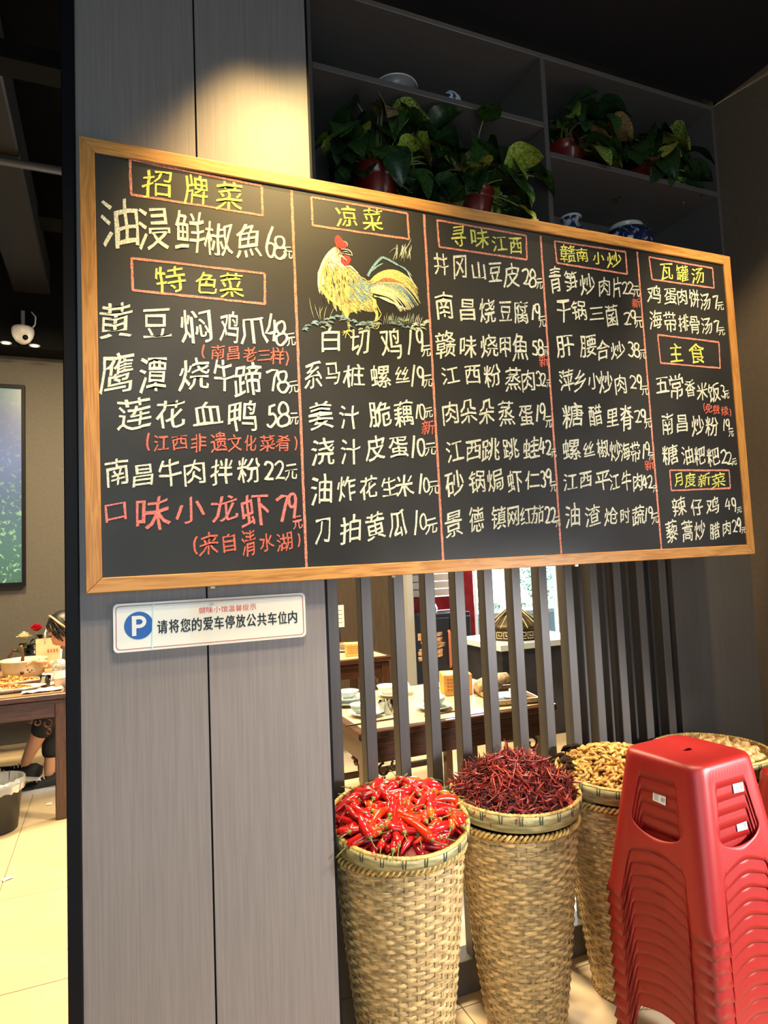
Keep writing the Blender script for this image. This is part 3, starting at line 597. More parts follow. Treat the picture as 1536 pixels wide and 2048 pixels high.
def mound(mb, RR, z0, h0, n=36, k=9, rough=.006, rnd=random.Random(2)):
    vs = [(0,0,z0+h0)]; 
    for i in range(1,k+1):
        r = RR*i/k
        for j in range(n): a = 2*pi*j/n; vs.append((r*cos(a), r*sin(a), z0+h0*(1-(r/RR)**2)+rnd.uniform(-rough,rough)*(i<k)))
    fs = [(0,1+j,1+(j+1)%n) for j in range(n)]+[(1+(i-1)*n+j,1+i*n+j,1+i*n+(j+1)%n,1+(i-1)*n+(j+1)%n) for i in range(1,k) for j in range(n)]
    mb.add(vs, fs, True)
def mesh_data(me): return [v.co.copy() for v in me.vertices], [tuple(p.vertices) for p in me.polygons]
def place_stuff(name, srcs, tray, count, RR, z0, h0, mats, label, cat, rnd, moundmat=None, group=None, tilt=.25, rlim=.93, mh=.008, sc=(.8,1.1)):
    mb = MB()
    if moundmat is not None: mb.cur = moundmat; mound(mb, RR, z0-mh, h0)
    datas = [mesh_data(s) for s in srcs]
    for _ in range(count):
        p, R, r = pile_pose(rnd, RR, z0, h0, tilt, rlim); p.z += rnd.uniform(-.006,.0); s_ = rnd.uniform(*sc)
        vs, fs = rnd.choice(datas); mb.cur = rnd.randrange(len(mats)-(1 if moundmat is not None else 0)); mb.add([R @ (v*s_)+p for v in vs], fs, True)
    o = mb.build(name, mats, None, label=label, cat=cat, group=group, kind='stuff'); o.matrix_world = tray.matrix_basis.copy() if False else Matrix.LocRotScale(tray.location, tray.rotation_euler, None)
    return o
def TM(t): return Matrix.LocRotScale(t.location, t.rotation_euler, None)
# fresh chillies
rn = random.Random(11); src = []
for k in range(10):
    me, mx = chilli_mesh(100+k, L=rn.uniform(.09,.125), R=rn.uniform(.0105,.0135), m=CHI[[0,0,1,1,0,2,0,1,0,3][k]]); src.append((me, stem_mesh(50+k, mx)))
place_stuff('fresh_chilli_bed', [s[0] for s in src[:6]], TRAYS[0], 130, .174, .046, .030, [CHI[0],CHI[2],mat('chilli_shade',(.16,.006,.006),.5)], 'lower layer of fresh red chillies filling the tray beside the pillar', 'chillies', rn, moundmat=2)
T0 = TM(TRAYS[0])
for k in range(112):
    p, R, r = pile_pose(rn, .172, .060+rn.uniform(-.004,.010), .036, .20, .84)
    R = R @ Matrix.Identity(3)
    me, sm = src[rn.randrange(9) if k % 17 else 9]
    o = put('fresh_chilli', me, None, label='glossy fresh red chilli with green stem in the tray beside the pillar', cat='chilli', group='fresh chillies in the tray by the pillar')
    o.matrix_world = T0 @ Matrix.Translation(p) @ R.to_4x4() @ Matrix.Diagonal((1,1,1,1)) if False else T0 @ Matrix.Translation(p) @ R.to_4x4()
    put('stem', sm, o)
# dried chillies
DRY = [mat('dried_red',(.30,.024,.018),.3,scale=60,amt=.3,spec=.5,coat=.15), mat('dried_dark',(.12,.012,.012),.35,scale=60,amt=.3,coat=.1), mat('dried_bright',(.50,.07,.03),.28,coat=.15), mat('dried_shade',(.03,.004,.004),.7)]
def dry_mesh(seed):
    r_ = random.Random(seed); mb = MB(); L = r_.uniform(.045,.075); n = 8; a = 0; c = 0; x = y = z = 0; pts = []; bend = r_.uniform(-2.2,2.2); b2 = r_.uniform(-1,1)
    for i in range(n): pts.append((x-L/2,y,z)); a += bend/n+r_.uniform(-.15,.15); c += b2/n; x += L/n*cos(a)*cos(c); y += L/n*sin(a); z += L/n*sin(c)
    R = r_.uniform(.0024,.0036); mb.tube(pts, [R*f for f in (.45,.9,1,1.05,.95,.8,.6,.2)], 5, flat=.7); return mb
dsrc = []
for k in range(14): dsrc.append(dry_mesh(k).mesh('dried', DRY[[0,0,1,0,2,0,1,2,0,1,0,0,2,1][k]]))
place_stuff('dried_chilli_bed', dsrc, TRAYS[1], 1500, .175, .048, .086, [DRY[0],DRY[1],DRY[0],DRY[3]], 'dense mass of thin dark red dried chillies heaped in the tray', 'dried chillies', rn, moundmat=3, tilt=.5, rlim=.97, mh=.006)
T1 = TM(TRAYS[1])
for k in range(300):
    p, R, r = pile_pose(rn, .175, .054+rn.uniform(0,.005), .089, .38, .96)
    o = put('dried_chilli', dsrc[rn.randrange(14)], None, label='thin curled dark red dried chilli lying on top of the heap', cat='dried chilli', group='dried chillies on top of the heap'); o.matrix_world = T1 @ Matrix.Translation(p) @ R.to_4x4()
# peanuts
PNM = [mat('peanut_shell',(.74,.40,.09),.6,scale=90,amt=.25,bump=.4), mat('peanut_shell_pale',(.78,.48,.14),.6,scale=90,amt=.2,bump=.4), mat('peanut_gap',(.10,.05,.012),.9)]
def nut_mesh(seed):
    r_ = random.Random(seed); mb = MB(); L = r_.uniform(.021,.026); pts = []; n = 9; rad = []
    for i in range(n):
        t = i/(n-1); pts.append((L*(t-.5), .0015*sin(pi*t)*r_.uniform(.5,1.2), 0)); rad.append(.0054*max(.12,sin(pi*(t*.92+.04))**.5)*(1-.22*math.exp(-((t-.5)/.13)**2)))
    mb.tube(pts, rad, 7); return mb.mesh('nut', PNM[seed%2])
nsrc = [nut_mesh(k) for k in range(8)]
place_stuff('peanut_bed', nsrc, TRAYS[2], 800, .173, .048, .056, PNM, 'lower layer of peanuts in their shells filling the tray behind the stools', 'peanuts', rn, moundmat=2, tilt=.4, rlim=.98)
T2 = TM(TRAYS[2])
for k in range(300):
    p, R, r = pile_pose(rn, .173, .054+rn.uniform(0,.003), .058, .35, .97)
    o = put('peanut', nsrc[rn.randrange(8)], None, label='pale yellow peanut in its shell on the heap behind the front stools', cat='peanut', group='peanuts on the heap'); o.matrix_world = T2 @ Matrix.Translation(p) @ R.to_4x4()
# dark dried mushrooms tucked along the back of the peanut tray
SHM = mat('dried_mushroom',(.035,.02,.010),.9,spec=.1,scale=60,amt=.4,bump=.5)
mb = MB(); mb.lathe([(.001,.010),(.008,.009),(.014,.004),(.013,.001),(.006,.0025),(.001,.003)], 10); mb.tube([(0,0,.003),(.001,0,-.008)],[.003,.002],5); sh = mb.mesh('mushroom', SHM)
for k in range(24):
    a = radians(95+rn.uniform(0,85)); r = rn.uniform(.145,.176); o = put('dried_mushroom', sh, None, label='small dark dried mushroom along the back rim of the peanut tray', cat='mushroom', group='dried mushrooms behind the peanuts')
    o.matrix_world = T2 @ Matrix.Translation((r*cos(a), r*sin(a), .062+rn.uniform(0,.016))) @ Matrix.Rotation(rn.uniform(-.6,.6),4,'X') @ Matrix.Rotation(rn.uniform(0,6),4,'Z')
for k in range(7):
    o = put('dark_dried_pod', dsrc[k], None, label='blackened dried pod poking over the left back rim of the dried chilli tray', cat='dried chilli', group='dark pods at the back rim'); a = radians(150+k*6); o.matrix_world = T1 @ Matrix.Translation((.170*cos(a),.170*sin(a),.070+.003*k)) @ Matrix.Rotation(k,4,'Z'); 
# garlic bulbs
GA = mat('garlic_skin',(.78,.50,.20),.55,scale=30,amt=.15,stretch=(4,4,.5),bump=.2)
mb = MB(); n = 24; prof = [(.0015,.0),(.014,.001),(.021,.008),(.022,.015),(.017,.023),(.007,.029),(.003,.036),(.0035,.043)]
vs = []
for r,z in prof:
    for j in range(n): a = 2*pi*j/n; q = r*(1+.09*cos(6*a)*(.2+min(1,r/.02)*.8)); vs.append((q*cos(a), q*sin(a), z-.015))
mb.add(vs, [(i*n+j,i*n+(j+1)%n,(i+1)*n+(j+1)%n,(i+1)*n+j) for i in range(len(prof)-1) for j in range(n)], True); gm = mb.mesh('garlic', GA)
T3 = TM(TRAYS[3]); pos = []
for k in range(800):
    if len(pos) > 60: break
    p, R, r = pile_pose(rn, .170, .034, .022, .5, .86)
    if any((p-q).length < .033 for q in pos): continue
    pos.append(p); o = put('garlic_bulb', gm, None, label='papery cream garlic bulb in the tray by the right wall', cat='garlic', group='garlic bulbs by the right wall'); o.matrix_world = T3 @ Matrix.Translation(p) @ R.to_4x4()
# ---------------- stacked plastic stools ----------------
STR = mat('stool_red_plastic', (.34,.009,.0065), .42, scale=300, amt=.05, bump=.03, spec=.75)
SH_, SA, SB = .378, .1155, .163
def sq_pt(s, z, half, rc):        # s in [0,4): walk round a rounded square, starting mid-corner (-,-) towards (+,-)
    side = int(s)%4; u = (s-int(s))*2-1    # -1..1 along the side
    L = half-rc; arc_ = rc*pi/4; tot = L+arc_; d = u*tot
    if abs(d) <= L: x = d; y = -half
    else:
        a = (abs(d)-L)/rc; x = (L+rc*sin(a))*(1 if d > 0 else -1); y = -half+rc*(1-cos(a))
    c, s_ = [(1,0),(0,1),(-1,0),(0,-1)][side]
    return Vector((x*c-y*s_, x*s_+y*c, z))
def stool_mesh():
    # one side laid flat (u, v), with window and arch cut out, then bent round the tapered body
    def rpoly(pts, r, n=4):
        out = []
        for i,p in enumerate(pts):
            p = Vector(p); a = Vector(pts[i-1]); b = Vector(pts[(i+1)%len(pts)]); d1 = (a-p).normalized(); d2 = (b-p).normalized()
            for k in range(n+1): t = k/n; q0 = p+d1*r; q1 = p+d2*r; out.append(((1-t)**2*q0+2*t*(1-t)*p+t*t*q1))
        return out
    win = [(-.50,.845),(.50,.845)]+[(.61*cos(radians(t)), .575+.095*sin(radians(t))) for t in range(0,-181,-4)]
    arch = [(-.66,.0),(-.615,.29),(-.60,.325),(-.56,.345)]+[(-.50+1.0*i/40, .350+.040*sin(pi*(i+.5)/41)) for i in range(41)]+[(.56,.345),(.60,.325),(.615,.29),(.66,.0)]
    wp = rpoly(win[:2]+[win[2],win[-1]], .05)[:10]+[Vector(p) for p in win[2:]]; offs = []
    for src_, cx_, cy_, sg in ((win[2:], 0, .62, 1), (arch[2:-2], 0, .1, 1)):
        for p_ in src_:
            d_ = Vector((p_[0]-cx_, p_[1]-cy_)); d_.normalize(); offs.append(Vector(p_)+d_*.030); ap = [Vector(p) for p in arch]
    outer = [Vector((-1,0))]+[Vector((-1,.1*i)) for i in range(1,10)]+[Vector((-1,.965))]+[Vector((-1+.1*i,.965)) for i in range(1,20)]+[Vector((1,.965))]+[Vector((1,.1*i)) for i in range(9,0,-1)]+[Vector((1,0))]+ap[::-1]
    verts = list(outer); e = [(i,(i+1)%len(outer)) for i in range(len(outer))]; n0 = len(verts); verts += wp; e += [(n0+i, n0+(i+1)%len(wp)) for i in range(len(wp))]
    def inpoly(p, poly):
        c = False
        for i in range(len(poly)):
            a, b = poly[i], poly[i-1]
            if (a[1]>p[1]) != (b[1]>p[1]) and p[0] < (b[0]-a[0])*(p[1]-a[1])/(b[1]-a[1])+a[0]: c = not c
        return c
    verts += offs; n1_ = len(verts)
    for i in range(-19,20):
        for j in range(1,20):
            p = Vector((i*.05, j*.05-.01))
            if inpoly(p, wp) or not inpoly(p, outer): continue
            if min((p-q).length for q in verts[:n1_]) < .03: continue
            verts.append(p)
    vo, eo, fo, *_ = geometry.delaunay_2d_cdt([Vector(v) for v in verts], e, [], 0, 1e-5)
    keep = []
    for f in fo:
        c = sum((Vector(vo[i]) for i in f), Vector((0,0)))/len(f)
        if inpoly(c, wp) or not inpoly(c, outer): continue
        keep.append(f)
    bm = bmesh.new()
    for side in range(4):
        vs = []
        for p in vo:
            v = p[1]; half = SB+(SA-SB)*v; rc = .030+.012*v
            if v < .035: half += .004*(1-v/.035)
            # recessed centre panel between the corner legs
            rec = .0022*(1/(1+math.exp(-(.70-abs(p[0]))*60)))*min(1,max(0,(.955-v)/.06))
            q = sq_pt(side+(p[0]+1)/2*.9999999, v*SH_, half-rec, rc); vs.append(bm.verts.new(q))
        for f in keep:
            try: bm.faces.new([vs[i] for i in f])
            except ValueError: pass
    bmesh.ops.remove_doubles(bm, verts=bm.verts, dist=2e-5)
    # rounded shoulder and top with the small centre hole
    N_ = 80; half = SA+(SB-SA)*.035; prev = None; rings = []
    for (h, z, rc) in ((half,.965,.04158),(SA-.0006,.982,.041),(SA-.004,.993,.040),(SA-.010,1.0,.037),(SA-.02,1.002,.034),(SA*.5,1.0,.03),(None,.997,0),(None,.93,0)):
        ring = []
        for k in range(N_):
            if h: q = sq_pt(k*4/N_, z*SH_, h, min(rc,h*.6))
            else: a = 2*pi*k/N_ - 3*pi/4; q = Vector((.017*cos(a), .011*sin(a), z*SH_))
            ring.append(bm.verts.new(q))
        rings.append(ring)
    for a, b in zip(rings, rings[1:]):
        for k in range(N_): bm.faces.new((a[k], a[(k+1)%N_], b[(k+1)%N_], b[k]))
    bmesh.ops.remove_doubles(bm, verts=bm.verts, dist=2e-4)
    bmesh.ops.recalc_face_normals(bm, faces=bm.faces)
    me = bpy.data.meshes.new('stool'); bm.to_mesh(me); bm.free()
    me.polygons.foreach_set('use_smooth', [True]*len(me.polygons)); me.materials.append(STR); me.set_sharp_from_angle(angle=radians(42))
    return me
STM = stool_mesh()
LBL = mat('sticker_paper',(.80,.80,.74),.4); LBP = mat('sticker_print',(.25,.27,.27),.6)
PITCH = .0325
def stack(x, y, rz, ztop, nst, where, grp, stickers=()):
    order = ['topmost','second from the top','third from the top','fourth from the top','fifth from the top','sixth from the top','seventh from the top','eighth from the top','ninth from the top','tenth from the top','eleventh from the top','twelfth from the top','thirteenth from the top','fourteenth from the top']
    for k in range(nst):
        o = put('plastic_stool', STM, None, loc=(x,y,ztop-SH_-k*PITCH), rot=(0,0,rz+.004*sin(k*2.1)), label='red plastic stool, %s of the %s' % (order[k], where), cat='stool', group=grp)
        md = o.modifiers.new('thickness','SOLIDIFY'); md.thickness = .0026; md.offset = -1
        for (kk, face, u, dep) in stickers:
            if kk != k: continue
            s_ = MB(); v = 1-dep/SH_; half = SB+(SA-SB)*v+.0012
            sl = (SB-SA)/SH_
            def P3(a, b):
                zz = SH_-dep+b; h2 = half-b*sl
                return (a, -h2, zz) if face == 'front' else (-h2, -a, zz)
            cx = u*half; q = [(cx-.0195,-.0105),(cx+.0195,-.0125),(cx+.0195,.0085),(cx-.0195,.0105)]
            s_.add([P3(*p) for p in q], [(0,1,2,3)]); so = s_.build('sticker', LBL, o, label='white sticker')
            s2 = MB(); 
            def P4(a, b): p = Vector(P3(a,b)); p.y -= .0006 if face=='front' else 0; p.x -= 0 if face=='front' else .0006; return p
            for i in range(4): s2.add([P4(cx-.016,-.006+.004*i),P4(cx-.002,-.0065+.004*i),P4(cx-.002,-.005+.004*i),P4(cx-.016,-.0045+.004*i)], [(0,1,2,3)])
            for i in range(3): s2.add([P4(cx+.006+.004*i,-.006),P4(cx+.0085+.004*i,-.0062),P4(cx+.0085+.004*i,.004),P4(cx+.006+.004*i,.0042)], [(0,1,2,3)])
            s2.build('print', LBP, so)
stack(1.452,-.482,.09,.808,13,'stack in front of the peanut basket','stools stacked in front of the peanut basket',(( 1,'front',.22,.037),(2,'side',.05,.035),(4,'front',.25,.032)))
stack(1.93,-.50,.03,.675,9,'stack behind, near the right wall','stools stacked near the right wall')
# ---------------- pothos plants and jars on the niche shelves ----------------
LFM = [mat('leaf_green',(.035,.085,.018),.32,scale=14,amt=.35,spec=.5), mat('leaf_dark',(.018,.05,.014),.35,scale=14,amt=.35), mat('leaf_variegated',(.45,.52,.10),.35,scale=26,col2=(.05,.12,.02),ramp=(.44,.54)), mat('leaf_lime',(.26,.34,.04),.35,scale=14,amt=.3), mat('leaf_brown',(.30,.20,.08),.6,scale=20,amt=.3)]
POTM = mat('pot_maroon',(.16,.012,.010),.28,coat=.2); POTR = mat('pot_red',(.30,.010,.018),.3,coat=.2); SOIL = mat('soil',(.02,.013,.008),.9,scale=60,amt=.4,bump=.8); PET = mat('petiole',(.22,.25,.07),.5)
def leaf_mesh(seed, mi):
    r_ = random.Random(seed); mb = MB(); L = 1.0; n = 9; fold = r_.uniform(.15,.5); curl = r_.uniform(.2,1.1); vs = []; tw = r_.uniform(-.3,.3)
    for i in range(n):
        t = i/(n-1); wd = .40*(sin(pi*min(1,t**.62*1.0))**.75)*(1 if t < .999 else 0)+.0; a = curl*t; cx = L*(sin(a)/curl); cz = -L*(1-cos(a))/curl
        back = -.10*(1-t)**6
        for j in (-2,-1,0,1,2):
            s_ = j/2; yy = wd*s_; xx = cx+(back*abs(s_)*1.4 if i < 3 else 0); zz = cz+fold*abs(yy)+.03*sin(9*t+3*s_+seed)+tw*yy*t; vs.append((xx,yy,zz))
    mb.add(vs, [(i*5+j,i*5+j+1,(i+1)*5+j+1,(i+1)*5+j) for i in range(n-1) for j in range(4)], True)
    return mb.mesh('leaf', LFM[mi])
LEAVES = [leaf_mesh(k, mi) for k,mi in enumerate([0,0,1,1,0,1,0,2,3,2,4])]
def plant(x, y, z, h, R, pm, label, seed, n, spread, up, bright=(), ymin=-.06, ymax=.36, zmax=3.12, xr=(.68,2.38)):
    r_ = random.Random(seed); root = empty('pothos_plant', (x,y,z), 0, label, 'plant', 'potted pothos in the niche')
    mb = MB(); pr = [(R*.70,0),(R*.76,.006),(R*.92,h*.72),(R*.98,h*.73),(R*.97,h*.78),(R*1.0,h*.79),(R*.99,h*.84),(R*1.02,h*.85),(R*1.02,h*.96),(R*1.08,h*.965),(R*1.08,h),(R*1.0,h),(R*.96,h*.88),(R*.9,h*.85)]
    mb.lathe(pr, 36); po = mb.build('pot', pm, root)
    mb = MB(); mb.lathe([(R*.93,h*.86),(R*.5,h*.89),(.001,h*.9)], 20, closed=True); mb.build('soil', SOIL, root)
    def one(tip, d, size, mi, droop):
        st_ = Vector((r_.uniform(-.4,.4)*R, r_.uniform(-.4,.4)*R, h*.88)); mid = (st_+tip)/2+Vector((0,0,.25*(tip-st_).length)) ; pts = [tuple((1-t)**2*st_+2*t*(1-t)*mid+t*t*tip) for t in [i/6 for i in range(7)]]
        m2 = MB(); m2.tube(pts, [.0026]*6+[.0018], 5); m2.build('petiole', PET, root)
        d = d.normalized(); d.z -= droop; d.normalize(); side = d.cross(Vector((0,0,1))).normalized(); nn = side.cross(d).normalized()
        Mx = Matrix((d, side, nn)).transposed().to_4x4(); Mx = Matrix.Translation(tip) @ Mx @ Matrix.Rotation(r_.uniform(-.7,.7),4,'X') @ Matrix.Scale(size,4)
        o = put('leaf', LEAVES[mi], root); o.matrix_local = Mx
    cnt = 0; tries = 0
    while cnt < n and tries < n*20:
        tries += 1
        a = r_.uniform(0,2*pi); el = r_.uniform(-.25,1.25); rad = r_.uniform(.35,1)
        tip = Vector((cos(a)*cos(el)*spread*rad, sin(a)*cos(el)*.17*rad-.02, h*.9+sin(el)*up*rad-.02)); s_ = r_.uniform(.09,.145)
        d = Vector((cos(a), sin(a)*.6-.35, r_.uniform(-.5,.5))); e_ = tip+d.normalized()*s_
        w_ = Vector((x,y,z)); q = w_+e_; q0 = w_+tip
        if not (ymin < q.y < ymax and ymin < q0.y < ymax and q.z < zmax and q0.z < zmax and q0.z > z+.03 and q.z > z+.012 and xr[0] < q.x < xr[1] and xr[0] < q0.x < xr[1]): continue
        if (Vector((tip.x,tip.y)).length < R*1.2 and tip.z < h) : continue
        one(tip, d, s_, r_.choice([0,1,2,3,4,5,6,0,1,2,3,4,5,6,7,9,10,8]), r_.uniform(.1,.9)); cnt += 1
    for (tx,ty,tz,dx,dy,dz,s_,mi,dr) in bright: one(Vector((tx,ty,tz)), Vector((dx,dy,dz)), s_, mi, dr)
plant(.905,.15,2.4995,.145,.078,POTM,'pothos plant in the maroon pot nearest the pillar, above the chalkboard',1,84,.26,.40,
      ((.20,-.05,.31,.6,-.2,.8,.13,2,0),(.11,-.1,.22,.7,-.5,-.3,.11,8,.3),(.16,-.09,.23,.6,-.3,-.2,.08,9,.3),(.10,-.03,.35,-.3,-.2,.5,.12,1,0),(.02,-.13,.15,-.1,-.4,-.9,.12,5,.6),(.05,-.1,.19,.6,-.3,.1,.08,8,0),(.22,-.02,.22,.4,0,-.6,.14,0,.8)), xr=(.68,1.5), zmax=2.875)
plant(1.275,.14,2.4995,.13,.074,POTM,'second pothos plant over the chalkboard, with bright yellow leaves and tilted pot',2,76,.24,.28,
      ((.08,-.12,.20,.7,-.4,.2,.13,8,0),(-.02,-.13,.165,-.9,-.3,.05,.12,8,.1),(.08,-.13,.13,.4,-.5,-.5,.13,4,.3),(.12,-.12,.04,.3,-.5,-.4,.09,7,.2),(.17,-.05,.16,.5,-.3,-.4,.09,10,.4),(.2,-.1,.18,.8,-.3,-.2,.11,0,.2)), xr=(1.0,1.535), zmax=2.875)
plant(1.73,.17,2.7985,.115,.072,POTM,'pothos plant in a dark red pot on the upper right shelf, left one',3,64,.19,.26, ((.02,-.06,.26,.3,-.2,.5,.10,0,0),(.08,-.08,.16,.8,-.3,0,.10,3,.4)), xr=(1.58,1.96), zmax=3.14)
plant(2.14,.17,2.7985,.115,.076,POTR,'pothos plant in a bright red pot on the upper right shelf, right one',4,60,.20,.20, (), xr=(1.92,2.39), zmax=3.14)
PORC = mat('porcelain_blue_white',(.60,.62,.64),.12,scale=38,col2=(.02,.035,.13),ramp=(.46,.52),coat=.5,det=4); PORB = mat('porcelain_dense_blue',(.50,.54,.60),.12,scale=55,col2=(.012,.022,.08),ramp=(.55,.63),coat=.5,det=4); PORW = mat('porcelain_white',(.62,.60,.55),.15)
def jar(name, loc, prof, m, label, rim, cat='vase'):
    r = empty(name, loc, 0, label, cat); mb = MB(); mb.lathe(prof, 40); mb.build('body', m, r); mb = MB(); mb.lathe(rim, 40, closed=True); mb.build('rim', PORW, r)
jar('porcelain_vase', (1.735,.17,2.4995), [(.03,0),(.034,.004),(.05,.04),(.052,.07),(.04,.095),(.031,.108),(.029,.118),(.038,.130),(.034,.131),(.026,.118)], PORC, 'small blue and white porcelain vase with flared mouth above the chalkboard', [(.0375,.129),(.042,.133),(.041,.136),(.034,.135),(.031,.128)])
jar('porcelain_jar', (2.02,.18,2.4995), [(.06,0),(.065,.005),(.10,.05),(.108,.08),(.096,.112),(.07,.128),(.062,.131),(.06,.137),(.05,.138),(.05,.12)], PORB, 'wide dark blue porcelain jar above the right end of the chalkboard', [(.060,.131),(.068,.142),(.067,.147),(.058,.147),(.055,.135)])
jar('porcelain_bowl', (.985,.13,2.9055), [(.03,0),(.032,.003),(.05,.02),(.075,.042),(.072,.043),(.045,.02),(.02,.008)], mat('porcelain_grey',(.22,.21,.20),.3), 'shallow white bowl on the upper left niche shelf', [(.0745,.041),(.077,.044),(.073,.045)], 'bowl')
jar('ginger_jar', (1.19,.11,2.9055), [(.02,0),(.022,.003),(.036,.02),(.038,.035),(.03,.05),(.02,.056),(.02,.062),(.006,.068),(.002,.074)], PORC, 'tiny blue and white lidded jar on the upper left niche shelf', [(.0195,.055),(.0235,.057),(.0195,.060)], 'jar')
boxo('paper_tag', (1.445,.03,2.4996), (1.475,.046,2.516), mat('tag_cream',(.75,.68,.5),.6), label='small cream paper tag on the shelf edge right of the second plant', cat='tag')
# ---------------- dining room behind ----------------
RW_X = wood('rosewood', (.085,.032,.016), (.035,.012,.007), 0, .3); RW_Z = wood('rosewood_upright', (.095,.038,.018), (.04,.015,.008), 2, .3)
TOPL = mat('pale_table_top', (.60,.48,.30), .35, scale=7, amt=.08)
def scroll(mb, c, ax, s, flip):      # carved curl under the apron; ax 0 = along x, 1 = along y
    for (dx,dz,r,a0,a1) in ((.035,-.03,.026,90,400),(.085,-.018,.018,120,430),(.03,-.075,.016,60,380),(.12,-.008,.012,90,330)):
        pts = [((dx+r*(1-.45*i/12)*cos(radians(a0+(a1-a0)*i/12)))*flip, dz+r*(1-.45*i/12)*sin(radians(a0+(a1-a0)*i/12))) for i in range(13)]
        mb.tube([(c[0]+p*s*(ax==0), c[1]+p*s*(ax==1), c[2]+q*s) for p,q in pts], .0055, 5)
def table(label, x0, x1, y0, y1, zt, topm, leg=.055, apron=.10):
    t = empty('carved_table', ((x0+x1)/2,(y0+y1)/2,0), 0, label, 'table'); cx, cy = (x0+x1)/2, (y0+y1)/2; W, D = (x1-x0)/2, (y1-y0)/2
    o = boxo('top_frame', (-W,-D,zt-.032), (W,D,zt-.002), RW_X, t, bev=.004); boxo('top_panel', (-W+.035,-D+.03,zt-.0019), (W-.035,D-.03,zt), topm, t)
    for sy in (-1,1): boxo('apron', (-W+.075,sy*(D-.04)-.01,zt-.032-apron), (W-.075,sy*(D-.04)+.01,zt-.0325), RW_X, t, bev=.002); boxo('apron_bead', (-W+.03,sy*(D-.025)-.008,zt-.058), (W-.03,sy*(D-.025)+.008,zt-.036), RW_X, t, bev=.003)
    for sx in (-1,1): boxo('apron', (sx*(W-.04)-.01,-D+.06,zt-.032-apron), (sx*(W-.04)+.01,D-.06,zt-.0325), RW_X, t, bev=.002)
    for sx in (-1,1):
        for sy in (-1,1):
            boxo('leg', (sx*(W-.048)-leg/2,sy*(D-.048)-leg/2,0), (sx*(W-.048)+leg/2,sy*(D-.048)+leg/2,zt-.0325), RW_Z, t, bev=.004)
            mb = MB(); scroll(mb, (sx*(W-.078),sy*(D-.04),zt-.034-apron), 0, 1, -sx); mb.build('carved_bracket', RW_X, t, kind='stuff'); mb = MB(); scroll(mb, (sx*(W-.04),sy*(D-.078),zt-.034-apron), 1, 1, -sy); mb.build('carved_bracket', RW_X, t, kind='stuff')
    return t
ZT = .68
TM1 = table('dark carved table behind the slats with a pale top set for a meal', .925, 1.845, .585, 1.33, ZT, TOPL)
TM2 = table('dark carved table farther back behind the slats, by the brown wall', 1.12, 1.822, 2.33, 3.05, ZT, TOPL)
TL = table('brown wooden table crowded with dishes, left of the pillar', -1.35, -.155, 2.24, 3.42, ZT, mat('table_top_brown',(.35,.20,.09),.25,scale=8,amt=.1))
CER = mat('ceramic_white', (.80,.80,.76), .15); CERG = mat('ceramic_celadon', (.45,.56,.52), .15); GL = mat('clear_glass', (.92,1,.98), .03, trans=1, spec=.5)
def plate_(name, loc, r, m, label, cat='plate', group=None, h=.018, **k):
    mb = MB(); mb.lathe([(r*.55,0),(r*.58,.003),(r*.8,h*.5),(r,h),(r*.985,h+.002),(r*.78,h*.55+.003),(r*.5,.005),(.0005,.005)], 28); return mb.build(name, m, None, loc=loc, label=label, cat=cat, group=group, **k)
def bowl_(name, loc, r, h, m, label, group=None):
    mb = MB(); mb.lathe([(r*.42,0),(r*.45,.004),(r*.8,h*.45),(r,h),(r*.97,h),(r*.75,h*.47),(r*.35,.008),(.0005,.008)], 28); return mb.build(name, m, None, loc=loc, label=label, cat='bowl', group=group)
def cup_(loc, r, h, label, m=None, tea=None):
    c = empty('glass_cup', loc, 0, label, 'cup'); mb = MB(); mb.lathe([(r*.75,0),(r*.8,.001),(r,h),(r*.94,h),(r*.74,.004),(.0005,.004)], 24); mb.build('wall', m or GL, c)
    if tea: mb = MB(); mb.lathe([(.0005,.0045),(r*.74,.0045),(r*.84,h*.6),(.0005,h*.6)], 20, closed=True); mb.build('drink', tea, c)
    return c
# place settings on the near table
plate_('plate', (1.055,1.075,ZT+.0005), .085, CERG, 'celadon plate at the left end of the pale table, beneath the small stack'); plate_('plate', (1.055,1.075,ZT+.020), .070, CER, 'white plate on the celadon plate at the left end of the table'); bowl_('bowl', (1.055,1.075,ZT+.0285), .052, .035, CERG, 'celadon bowl on the plate stack at the left end of the table')
plate_('plate', (1.055,.84,ZT+.0005), .078, CER, 'white saucer plate under the glass bowl nearest the front edge'); bowl_('bowl', (1.03,.845,ZT+.0085), .046, .042, CERG, 'pale glass bowl on the plate nearest the front table corner'); cup_((1.135,.815,ZT+.0007), .034, .055, 'clear glass cup upside down beside the glass bowl at the front')
plate_('plate', (1.30,1.13,ZT+.0005), .075, CER, 'white plate in the middle of the pale table'); bowl_('bowl', (1.275,1.14,ZT+.008), .048, .045, CER, 'white bowl on the middle plate of the pale table'); mb = MB(); mb.lathe([(.001,.075),(.012,.05),(.03,.02),(.036,0),(.034,0)], 8, closed=True); mb.build('folded_napkin', mat('napkin',(.82,.82,.80),.8), None, loc=(1.375,1.13,ZT+.001), label='white folded cone napkin standing beside the middle plate', cat='napkin')
plate_('plate', (1.345,.78,ZT+.0005), .080, CERG, 'celadon plate at the front edge of the table, centre'); bowl_('bowl', (1.345,.785,ZT+.0085), .054, .045, CERG, 'celadon bowl at the front edge of the table, centre')
for k,(x,y) in enumerate(((1.02,.70),(1.36,.68))): cyl('chopsticks', (x-.11,y,ZT+.004), (x+.11,y+.012,ZT+.004), .0032, RW_X, label=('dark chopstick lying at the front left table corner','dark chopstick lying before the centre front bowl')[k], cat='chopstick')
